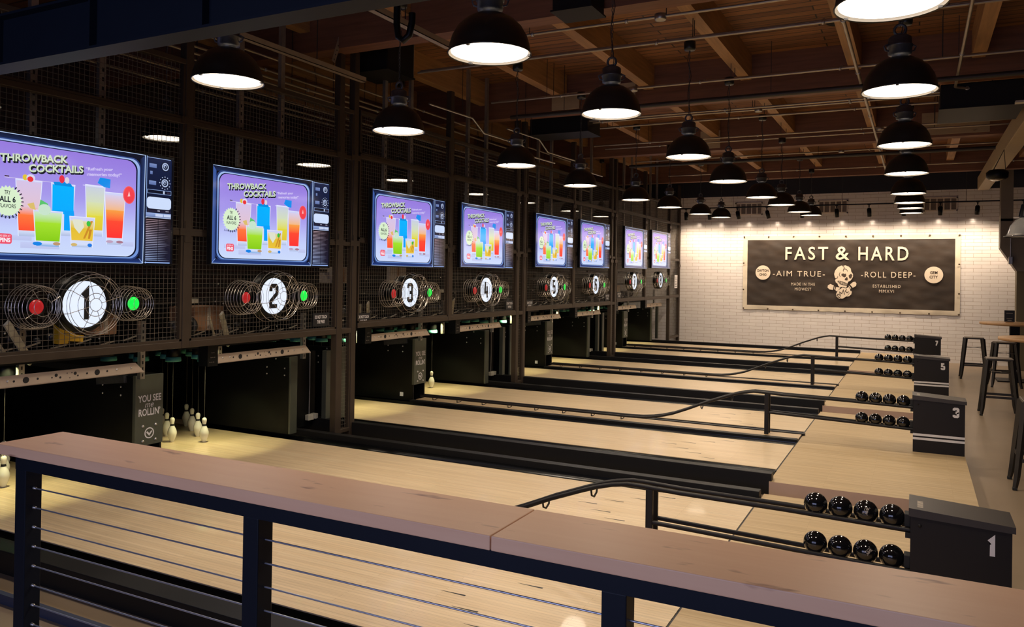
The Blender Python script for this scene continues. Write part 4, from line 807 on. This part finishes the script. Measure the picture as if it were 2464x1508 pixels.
# cartons and covers on the machines behind the mesh
for k, (y, z, s_, m_, lab) in enumerate(((5.15, 1.12, (0.32, 0.34, 0.22), 'card', 'brown cardboard box on the machine behind the mesh left of sign 2'), (4.12, 1.14, (0.26, 0.20, 0.16), 'card', 'brown cardboard carton on the machine behind the mesh right of sign 1'), (8.1, 1.55, (0.05, 0.34, 0.24), 'paper', 'pale paper carton behind the mesh above the green light of lane 3'), (7.05, 1.55, (0.25, 0.26, 0.18), 'paper', 'tan carton behind the mesh left of sign 3'), (8.9, 1.32, (0.3, 0.42, 0.12), 'paper', 'tan folded paper bag on the machine behind the mesh left of sign 4'), (16.2, 1.25, (0.3, 0.4, 0.24), 'paper', 'beige canister behind the mesh under sign 7'))):
    b = MB(); b.box((-s_[0], -s_[1]/2, 0), (0, s_[1]/2, s_[2]), bev=0.008); o = tag(b.build('carton', m_, None, (-5.75, y, z)), lab, 'carton', 'cartons on the machines')
    b = MB(); b.box((0.0, -0.02, 0.01), (0.001, 0.02, s_[2]-0.01)); b.build('packing_tape', 'paper' if m_ == 'card' else 'card', o)
b = MB(); b.box((-0.04, -0.04, 0), (0.03, 0.04, 0.16), bev=0.005); b.obox((0, 0.0, 0.05), (0, 0.16, 0.03), 0.05, 0.05); b.obox((0, 0.03, 0.1), (0, 0.1, 0.05), 0.03, 0.03); tag(b.build('clamp', 'yellow', None, (-5.7, 3.72, 1.10)), 'yellow clamp behind the mesh under sign 1', 'clamp')

# ================================================================== PENDANT LAMPS
def make_lamp(loc, label, zc=3.93, watts=None, glass='lampglass'):
    t = thing('pendant_lamp', label, 'pendant lamp', loc, 'black dome pendant lamps')
    b = MB(); b.lathe([(0.207, 0.006), (0.215, -0.004), (0.217, 0.002), (0.211, 0.012), (0.206, 0.045), (0.192, 0.09), (0.166, 0.135), (0.128, 0.172), (0.088, 0.195), (0.055, 0.205)], (0, 0, 0), 36); b.build('shade', 'shade', t)
    b = MB(); b.lathe([(0.196, 0.012), (0.207, 0.004), (0.210, 0.0)], (0, 0, 0), 36); b.build('rim_reflector', 'inner', t)
    b = MB(); b.disc((0, 0, 0.010), 0.2, sgn=-1, n=36); b.build('lamp_glass', glass, t)
    light('dome_beam', 'SPOT', (loc[0], loc[1], loc[2]-0.004), (loc[0], loc[1], 0), (watts or LAMP_W), LAMP_C, spot_size=math.radians(156), spot_blend=0.85, shadow_soft_size=0.16)
    b = MB()
    for k in range(3): a = k*2.09+0.5; b.box((0.205*math.cos(a)-0.008, 0.205*math.sin(a)-0.008, -0.006), (0.205*math.cos(a)+0.008, 0.205*math.sin(a)+0.008, 0.003))
    b.build('rim_clip', 'gear', t)
    b = MB(); b.lathe([(0.05, 0.20), (0.045, 0.222), (0.066, 0.226), (0.068, 0.27), (0.074, 0.272), (0.074, 0.28), (0.066, 0.283), (0.066, 0.325), (0.05, 0.338), (0.02, 0.34)], (0, 0, 0), 24)
    for a in (0.4, 0.4+math.pi): b.tube([(0.066*math.cos(a), 0.066*math.sin(a), 0.29), (0.095*math.cos(a), 0.095*math.sin(a), 0.275), (0.085*math.cos(a), 0.085*math.sin(a), 0.25), (0.066*math.cos(a), 0.066*math.sin(a), 0.245)], 0.005, 6)
    b.build('gear_housing', 'gear', t)
    b = MB(); b.ring((0, 0, 0.375), 0.032, 0.009, axis='Y', n=16, k=6); b.lathe([(0.016, 0.335), (0.016, 0.355)], (0, 0, 0), 10); b.build('hook', 'gear', t)
    b = MB(); z = 0.41; k = 0; top = zc-loc[2]-0.08
    while z < top:
        b.ring((0, 0, z), 0.0, 0.001, n=3, k=3) if False else b.tube([(0.007*math.cos(q*math.pi/4)*(k % 2), 0.007*math.cos(q*math.pi/4)*(1-k % 2), z+0.016*math.sin(q*math.pi/4)) for q in range(8)], 0.0022, 4, closed=True); z += 0.026; k += 1
    b.build('chain', 'gear', t)
    b = MB(); b.tube([(0.016*math.sin(q*0.9), 0.014*math.cos(q*1.3), 0.33+(top-0.33)*q/14) for q in range(15)], 0.003, 5); b.build('power_cord', 'rubber', t)
    b = MB(); b.lathe([(0.0, top), (0.05, top), (0.056, top+0.02), (0.056, top+0.08), (0, top+0.08)], (0, 0, 0), 16); b.build('canopy', 'shade', t)
    return t
SY = [3.53, 5.34, 7.49, 9.285, 11.51, 13.35, 15.54, 17.4]
SZ = [[2.836, 2.837, 2.834, 2.815, 2.841, 2.882, 2.935, 3.005], [2.794, 2.829, 2.824, 2.792, 2.82, 2.874, 2.933, 3.01], [2.779, 2.819, 2.821, 2.799, 2.81, 2.855, 2.955, 3.012]]
ROWN = ['over the mid lanes', 'over the lane arrows', 'over the approaches']
for r, X in enumerate((-3.81, -1.96, -0.105)):
    for k in range(8): make_lamp((X, SY[k], SZ[r][k]), 'lit black dome pendant lamp %s, %s from railing' % (ROWN[r], ORD[k]), [3.93, 3.93, 3.93, 4.0, 3.99, 3.96, 3.97, 3.97][k], LAMP_W*(1, 1, 0.8)[r])
for k in range(8): make_lamp((-6.6, SY[k], 2.94+0.02*k), 'lit dome pendant lamp behind the mesh screen over the pins, %s from railing' % ORD[k], 4.42, 30, 'lampdim')
# clear pendant lamps over the bar tables
for X, Y, Z, lab in ((1.03, 9.4, 2.135, 'clear glass pendant lamp with a black cap, left of the pair at right edge'), (1.33, 8.0, 2.29, 'pendant lamp with a clear ribbed glass shade, cut off by the right edge')):
    t = thing('glass_pendant', lab, 'pendant lamp', (X, Y, Z), 'clear pendant lamps')
    b = MB(); b.lathe([(0.245, -0.006), (0.25, 0.0), (0.232, 0.004), (0.215, 0.03), (0.195, 0.10), (0.155, 0.16), (0.105, 0.19)], (0, 0, 0), 40); b.lathe([(0.10, 0.186), (0.15, 0.155), (0.19, 0.098), (0.21, 0.03), (0.23, 0.0)], (0, 0, 0), 40); b.build('glass_shade', 'chrome' if False else 'glass', t)
    b = MB(); b.ring((0, 0, -0.002), 0.243, 0.006, n=40, k=6); b.build('rim_band', 'gear', t)
    b = MB(); b.lathe([(0.11, 0.185), (0.112, 0.20), (0.09, 0.31), (0.07, 0.335), (0.02, 0.34)], (0, 0, 0), 24)
    for k in range(8): a = k*math.pi/4; b.obox((0.113*math.cos(a), 0.113*math.sin(a), 0.20), (0.09*math.cos(a), 0.09*math.sin(a), 0.32), 0.01, 0.012)
    b.build('cap', 'black', t)
    b = MB(); b.lathe([(0.0, 0.12), (0.05, 0.13), (0.06, 0.17), (0.045, 0.19)], (0, 0, 0), 16); b.build('bulb', 'lampglass', t)
    b = MB(); b.cyl((0, 0, 0.34), (0, 0, 4.4-Z), 0.005, 6); b.build('power_cord', 'rubber', t)

# ================================================================== CEILING SERVICES
def pipe(name, pts, r, m, label, cat, clips=0, group=None, hang=0):
    o = Vector(pts[0]); b = MB(o); b.tube(pts, r, 8); t = tag(b.build(name, m, None, o), label, cat, group)
    for k in range(clips):
        f = (k+0.5)/clips*(len(pts)-1); i = int(f); q = Vector(pts[i]).lerp(Vector(pts[i+1]), f-i); b = MB(o); b.lathe([(r, -0.012), (r+0.007, -0.012), (r+0.007, 0.012), (r, 0.012)], q, 10, axis='X' if abs(pts[1][0]-pts[0][0]) > abs(pts[1][1]-pts[0][1]) else 'Y'); b.build('clip', 'conduit' if m != 'conduit' else 'galv', t)
    for k in range(hang):
        f = (k+0.3)/hang*(len(pts)-1); i = int(f); q = Vector(pts[i]).lerp(Vector(pts[i+1]), f-i); b = MB(o); b.cyl(q, (q.x, q.y, 4.42), 0.004, 5); b.build('hanger_rod', 'darkpipe', t)
    return t
for y, z, k in ((6.48, 3.87, 0), (7.36, 3.92, 1), (7.42, 3.95, 2), (9.08, 3.93, 3), (9.285, 3.99, 4), (10.42, 3.87, 5), (10.56, 3.87, 6), (11.30, 3.93, 7), (11.51, 3.98, 8), (12.8, 3.93, 9), (13.35, 3.96, 10), (15.0, 3.95, 11), (15.54, 3.97, 12), (17.4, 3.96, 13)):
    pipe('conduit', [(-5.0 if k else -3.3, y, z), (-3, y, z+0.004), (-1.5, y, z), (0.0, y, z+0.003), (3.2, y, z)], 0.013, 'conduit', 'thin steel conduit crossing under the ceiling joists, %s from the viewer' % (ORD[:7]+['eighth', 'ninth', 'tenth', 'eleventh', 'twelfth', 'thirteenth', 'farthest'])[k], 'conduit', 4, 'ceiling conduits', 3)
pipe('sprinkler_pipe', [(-4.9, 9.45, 3.80), (-1, 9.45, 3.80), (3.5, 9.45, 3.80)], 0.028, 'darkpipe', 'dark pipe crossing below the second girder', 'pipe', 0, 'dark pipes', 3)
pipe('sprinkler_pipe', [(-4.9, 14.4, 3.78), (-1, 14.4, 3.78), (3.5, 14.4, 3.78)], 0.03, 'darkpipe', 'dark pipe crossing below the ceiling near the back', 'pipe', 0, 'dark pipes', 3)
pipe('conduit', [(-0.57, 2.5, 3.85), (-0.57, 9, 3.85), (-0.56, 17.5, 3.85)], 0.017, 'conduit', 'steel conduit running toward the back wall right of the middle lamps', 'conduit', 7, 'ceiling conduits', 4)
pipe('conduit', [(0.365, 2.5, 3.85), (0.365, 7.2, 3.85), (0.365, 10.1, 3.85), (0.6, 10.2, 3.82), (2.5, 10.2, 3.82)], 0.015, 'conduit', 'bent steel conduit near the right corner of the ceiling', 'conduit', 4, 'ceiling conduits', 3)
for x, y0, y1, z, r in ((-5.74, 4.6, 8.2, 3.6, .014), (-5.62, 4.4, 12.0, 3.62, .012), (-5.86, 5.0, 9.5, 3.58, .012), (-6.85, 3.0, 9.0, 3.6, .012), (-5.48, 2.4, 14.0, 3.7, .012), (-6.2, 4.5, 13.0, 3.55, .012), (-6.3, 5.5, 16.0, 3.5, .012)):
    pipe('conduit', [(x, y0, z), (x, (y0+y1)/2, z-0.01), (x, y1, z)], r, 'conduit', 'steel conduit above the mesh screen running away from the viewer, %.0f centimetres behind the posts' % (abs(x+5.27)*100), 'conduit', 3, 'conduits over the machines', 3)
for k, (dx, y0) in enumerate(((0, 7.6), (0.12, 9.3))):
    pipe('bent_conduit', [(-5.0+dx, y0, 3.62), (-4.95+dx, y0+0.9, 3.62), (-4.95+dx, y0+1.2, 3.48), (-4.9+dx, y0+2.2, 3.48), (-4.88+dx, y0+2.5, 3.36), (-4.85+dx, y0+3.2, 3.36)], 0.012, 'galv', 'steel conduit with stepped bends above the screens, %s one' % ('nearer' if k == 0 else 'farther'), 'conduit', 0, 'stepped conduits', 2)
for x, y0, y1, lab in ((-5.02, 3.6, 6.42, 'pale metal channel hung under the ceiling left of the nearest lamps'), (-3.6, 3.2, 5.75, 'pale metal channel hung under the ceiling by the second lamp')):
    t = thing('metal_channel', lab, 'channel', (x, (y0+y1)/2, 3.6), 'metal channels'); h_ = (y1-y0)/2
    b = MB(); b.box((-0.03, -h_, 0), (0.03, h_, 0.006)); b.box((-0.03, -h_, 0), (-0.025, h_, 0.05)); b.box((0.025, -h_, 0), (0.03, h_, 0.05)); b.build('channel', 'strap', t)
    for q in (-0.7, 0.5): b = MB(); b.cyl((0, q*h_, 0.0), (0, q*h_, 0.82), 0.005, 5); b.build('hanger_rod', 'darkpipe', t)
t = thing('perforated_strap', 'slanted perforated angle strap above the second screen', 'strap', (-5.15, 6.1, 3.75)); b = MB(); b.obox((0, 0, 0), (0, 0.24, 0.62), 0.05, 0.006, upv=(1, 0, 0)); b.build('strap', 'strap', t); b = MB()
for k in range(12): f = 0.04+k*0.08; b.box((0.0035, 0.24*f-0.006, 0.62*f-0.006), (0.0045, 0.24*f+0.006, 0.62*f+0.006))
b.build('strap_holes', 'numeral', t)
for x, y, z, s_, lab in ((-5.3, 7.1, 3.85, (0.5, 0.5, 0.45), 'black duct box under the joists above the second and third screens'), (-4.6, 10.6, 3.72, (0.9, 0.5, 0.35), 'black duct box under the joists behind the third lamp'), (0.62, 10.6, 3.62, (0.8, 0.9, 0.28), 'black duct box under the ceiling at upper right'), (-2.5, 6.0, 3.82, (0.34, 0.3, 0.16), 'black angled duct boot on the nearest visible girder')):
    b = MB((x, y, z)); b.box((x-s_[0]/2, y-s_[1]/2, z), (x+s_[0]/2, y+s_[1]/2, z+s_[2]), bev=0.01); t = tag(b.build('duct_box', 'duct', None, (x, y, z)), lab, 'duct', 'black duct boxes')
    b = MB((x, y, z)); b.box((x-s_[0]/2-0.012, y-s_[1]/2-0.012, z-0.004), (x+s_[0]/2+0.012, y+s_[1]/2+0.012, z+0.01)); b.build('flange', 'duct', t)
for x, y, s_, lab in ((-3.55, 10.0, (0.5, 0.02, 0.3), 'pale plywood patch board on the second girder, right'), (-4.25, 9.9, (0.4, 0.02, 0.22), 'pale plywood patch board on the second girder, left'), (-3.2, 13.79, (0.34, 0.02, 0.3), 'pale plywood patch board on the third girder'), (0.5, 13.79, (0.9, 0.02, 0.34), 'pale plywood patch board on the third girder at right')):
    b = MB((x, y-0.1, 3.95)); b.box((x-s_[0]/2, y-0.115, 3.92), (x+s_[0]/2, y-0.10, 3.92+s_[2])); tag(b.build('patch_board', 'timber', None, (x, y-0.1, 3.95)), lab, 'board', 'patch boards')
for x, y, z, lab in ((-1.95, 6.48, 3.87, 'small round junction box on the nearest conduit'), (-1.85, 10.56, 3.87, 'small junction box with a pale plate on the far conduit pair'), (-0.5, 12.8, 3.92, 'small junction box on a conduit by the right lamp row'), (-3.05, 9.08, 3.93, 'small junction box on the fourth conduit'), (-1.2, 15.0, 3.95, 'small junction box on a conduit near the back')):
    b = MB((x, y, z)); b.lathe([(0, -0.03), (0.045, -0.03), (0.05, -0.02), (0.05, 0.02), (0, 0.02)], (x, y, z), 16); t = tag(b.build('junction_box', 'galv', None, (x, y, z)), lab, 'electrical box', 'ceiling junction boxes')
    b = MB((x, y, z)); b.disc((x, y, z-0.031), 0.035, sgn=-1, n=14); b.build('cover_plate', 'ivory', t)
t = thing('recessed_speaker', 'dark oval speaker grille set in the plank ceiling', 'speaker', (-0.75, 9.0, 4.415)); b = MB(); b.lathe([(0, -0.012), (0.12, -0.012), (0.14, -0.004), (0.14, 0)], (0, 0, 0), 24); b.build('grille', 'duct', t); b = MB(); b.ring((0, 0, -0.006), 0.14, 0.008, n=28, k=5); b.build('rim', 'darkpipe', t)
t = thing('hanging_speaker', 'black round speaker hung by wires from the pale timber beam', 'speaker', (1.0, 13, 3.12)); b = MB(); b.lathe([(0, 0), (0.10, 0.0), (0.135, 0.03), (0.14, 0.10), (0.10, 0.135), (0, 0.14)], (0, 0, 0), 24); b.build('drum', 'black', t); b = MB(); b.lathe([(0, -0.018), (0.06, -0.016), (0.10, 0.0)], (0, 0, 0), 20); b.build('cone_trim', 'chrome', t); b = MB()
for a in (0, 2.1, 4.2): b.cyl((0.1*math.cos(a), 0.1*math.sin(a), 0.13), (0.08, 0.02*math.cos(a), 0.42), 0.004, 5)
b.build('wires', 'rubber', t)
t = thing('pipe_hook', 'black curved hook hanging by the navy beam', 'hook', (-2.12, 3.0, 2.74)); b = MB(); b.tube([(-0.04, 0, 0.30), (-0.04, 0, 0.08), (-0.03, 0, 0.02), (0, 0, 0), (0.03, 0, 0.02), (0.045, 0, 0.08), (0.045, 0, 0.12)], 0.016, 8); b.build('hook_bar', 'black', t); b = MB(); b.cyl((-0.04, 0, 0.30), (-0.04, 0, 1.4), 0.01, 6); b.build('hanger_rod', 'darkpipe', t)
t = thing('exit_light', 'small white rectangular fixture below the black duct at upper right', 'light fixture', (0.95, 9.5, 3.5)); b = MB(); b.box((-0.07, -0.05, 0), (0.07, 0.05, 0.02)); b.build('diffuser', 'ivory', t); b = MB(); b.cyl((0, 0, 0.02), (0, 0, 0.13), 0.008, 6); b.build('stem', 'black', t)

# ================================================================== RAILING
t = thing('guard_rail', 'dark navy steel railing with cables and a thick maple handrail in front', 'railing', (-3.0, 1.85, FZ)); O = (-3.0, 1.85, FZ)
for x0, x1 in ((-3.08, -0.955), (-0.952, 2.6)):
    b = MB(O); b.box((x0, 1.76, 0.962), (x1, 2.025, 1.0), bev=0.003); b.build('handrail', 'handrail', t)
b = MB(O); b.box((-3.036, 1.81, 0.899), (2.5, 1.87, 0.962)); b.build('top_beam', 'navy', t)
for x in (-3.036, -1.858, -0.672, 0.515, 1.70):
    b = MB(O); b.box((x, 1.81, FZ), (x+0.064, 1.874, 0.90), bev=0.003); o = b.build('post', 'navy', t)
    b = MB(O); b.box((x-0.03, 1.78, FZ), (x+0.094, 1.905, FZ+0.01)); b.build('base_plate', 'navy', o)
XS = [-3.036, -1.858, -0.672, 0.515, 1.70]
for a in range(4):
    for k in range(12):
        z = 0.828-0.0737*k; b = MB(O); b.cyl((XS[a]+0.06, 1.842, z), (XS[a+1]+0.004, 1.842, z), 0.0028, 6); b.build('cable', 'cable', t)
        if a == 0: b = MB(O); b.lathe([(0, 0.018), (0.005, 0.016), (0.006, 0.0)], (XS[a]+0.062, 1.842, z), 8, axis='X'); b.build('cable_fitting', 'galv', t)
b = MB((-4, 2.44, FZ)); b.box((-8, 2.43, FZ), (-1.0, 2.46, FZ+0.05)); tag(b.build('baseboard_front', 'navytrim', None, (-4, 2.44, FZ)), 'navy curb strip along the floor beside the nearest lane', 'baseboard', kind='structure')

# ================================================================== STOOLS AND TABLES
def make_stool(loc, label, rot=0.0):
    t = thing('bar_stool', label, 'bar stool', loc, 'metal bar stools'); t.rotation_euler = (0, 0, rot); zs = 0.745
    b = MB(); b.box((-0.152, -0.152, zs-0.03), (0.152, 0.152, zs-0.004), bev=0.008); b.build('seat_rim', 'stool', t)
    b = MB(); b.box((-0.15, -0.15, zs-0.006), (0.15, 0.15, zs), bev=0.003); b.build('seat', 'stoolseat', t)
    top = 0.135; ft = 0.205
    def at(sx, sy, z): f = top+(ft-top)*(zs-0.02-z)/(zs-0.02); return Vector((sx*f, sy*f, z))
    for sx in (-1, 1):
        for sy in (-1, 1):
            b = MB(); b.obox(at(sx, sy, zs-0.02), at(sx, sy, 0.10), 0.046, 0.046, w2=0.034, h2=0.034); b.obox(at(sx, sy, 0.10), at(sx*1.03, sy*1.03, 0.015), 0.034, 0.034, w2=0.026, h2=0.026); o = b.build('leg', 'stool', t)
            b = MB(); p = at(sx*1.03, sy*1.03, 0.0); b.box((p.x-0.018, p.y-0.018, 0), (p.x+0.018, p.y+0.018, 0.022), bev=0.003); b.build('rubber_foot', 'rubber', o)
    for z, wd in ((0.24, 0.028), (0.24, 0.028)):
        pass
    for s_ in (-1, 1):
        b = MB(); b.obox(at(-1, s_, 0.245), at(1, s_, 0.245), 0.012, 0.03); b.build('foot_rail', 'stool', t)
        b = MB(); b.obox(at(s_, -1, 0.27), at(s_, 1, 0.27), 0.012, 0.03); b.build('foot_rail', 'stool', t)
    b = MB(); b.obox(at(-1, -1, 0.56), at(1, 1, 0.56), 0.018, 0.006); b.obox(at(-1, 1, 0.56), at(1, -1, 0.56), 0.018, 0.006); b.build('cross_brace', 'stool', t)
    return t
s0 = make_stool((0.945, 16.56, FZ), 'gunmetal bar stool standing alone right of ball return 7 before the tile wall')
for loc, lab, ro in (((0.985, 12.18, FZ), 'gunmetal bar stool right of ball return 5, in front of the nearer table', 0), ((0.965, 8.02, FZ), 'gunmetal bar stool cut by the right edge, nearest the viewer', 0), ((1.62, 11.2, FZ), 'gunmetal bar stool half hidden at the right edge below the nearer table', 0.1), ((1.33, 15.55, FZ), 'gunmetal bar stool tucked behind the nearer table beside the black pedestal', 0.1), ((1.62, 13.4, FZ), 'gunmetal bar stool partly hidden under the far side of the nearer table', -0.1)): dup(s0, loc, lab, ro)
for X, Y, lab in ((1.56, 16.5, 'round wooden bar table farther from the viewer, carrying a black card holder'), (1.50, 12.1, 'round wooden bar table on a black pedestal nearer the viewer at the right edge')):
    t = thing('bar_table', lab, 'table', (X, Y, FZ), 'round bar tables')
    b = MB(); b.lathe([(0.0, 0.99), (0.525, 0.99), (0.54, 0.996), (0.54, 1.026), (0.532, 1.032), (0.0, 1.032)], (0, 0, 0), 48); b.build('tabletop', 'table', t)
    b = MB(); b.box((-0.075, -0.075, 0.02), (0.075, 0.075, 0.985), bev=0.005); b.build('pedestal', 'black', t)
    b = MB(); b.box((-0.27, -0.27, 0), (0.27, 0.27, 0.02), bev=0.004); b.build('base_plate', 'black', t)
    b = MB(); b.box((-0.2, -0.2, 0.978), (0.2, 0.2, 0.99)); b.build('top_plate', 'black', t)
t = thing('card_holder', 'black upright menu card standing on the farther bar table', 'card', (1.486, 16.55, FZ+1.032)); b = MB(); b.box((-0.078, -0.012, 0.012), (0.078, 0.0, 0.215)); b.build('card', 'numeral', t)
b = MB(); b.box((-0.06, -0.05, 0), (0.06, 0.05, 0.014)); b.build('foot', 'table', t)
b = MB(); f5 = lambda x, z: (x, -0.0128, z); stroke(b, [(-0.05, 0.165), (0.05, 0.165)], 0.007, f5); stroke(b, [(-0.045, 0.075), (0.045, 0.075)], 0.004, f5); stroke(b, [(-0.03, 0.04), (0.03, 0.04)], 0.010, f5); b.build('print', 'paper', t)
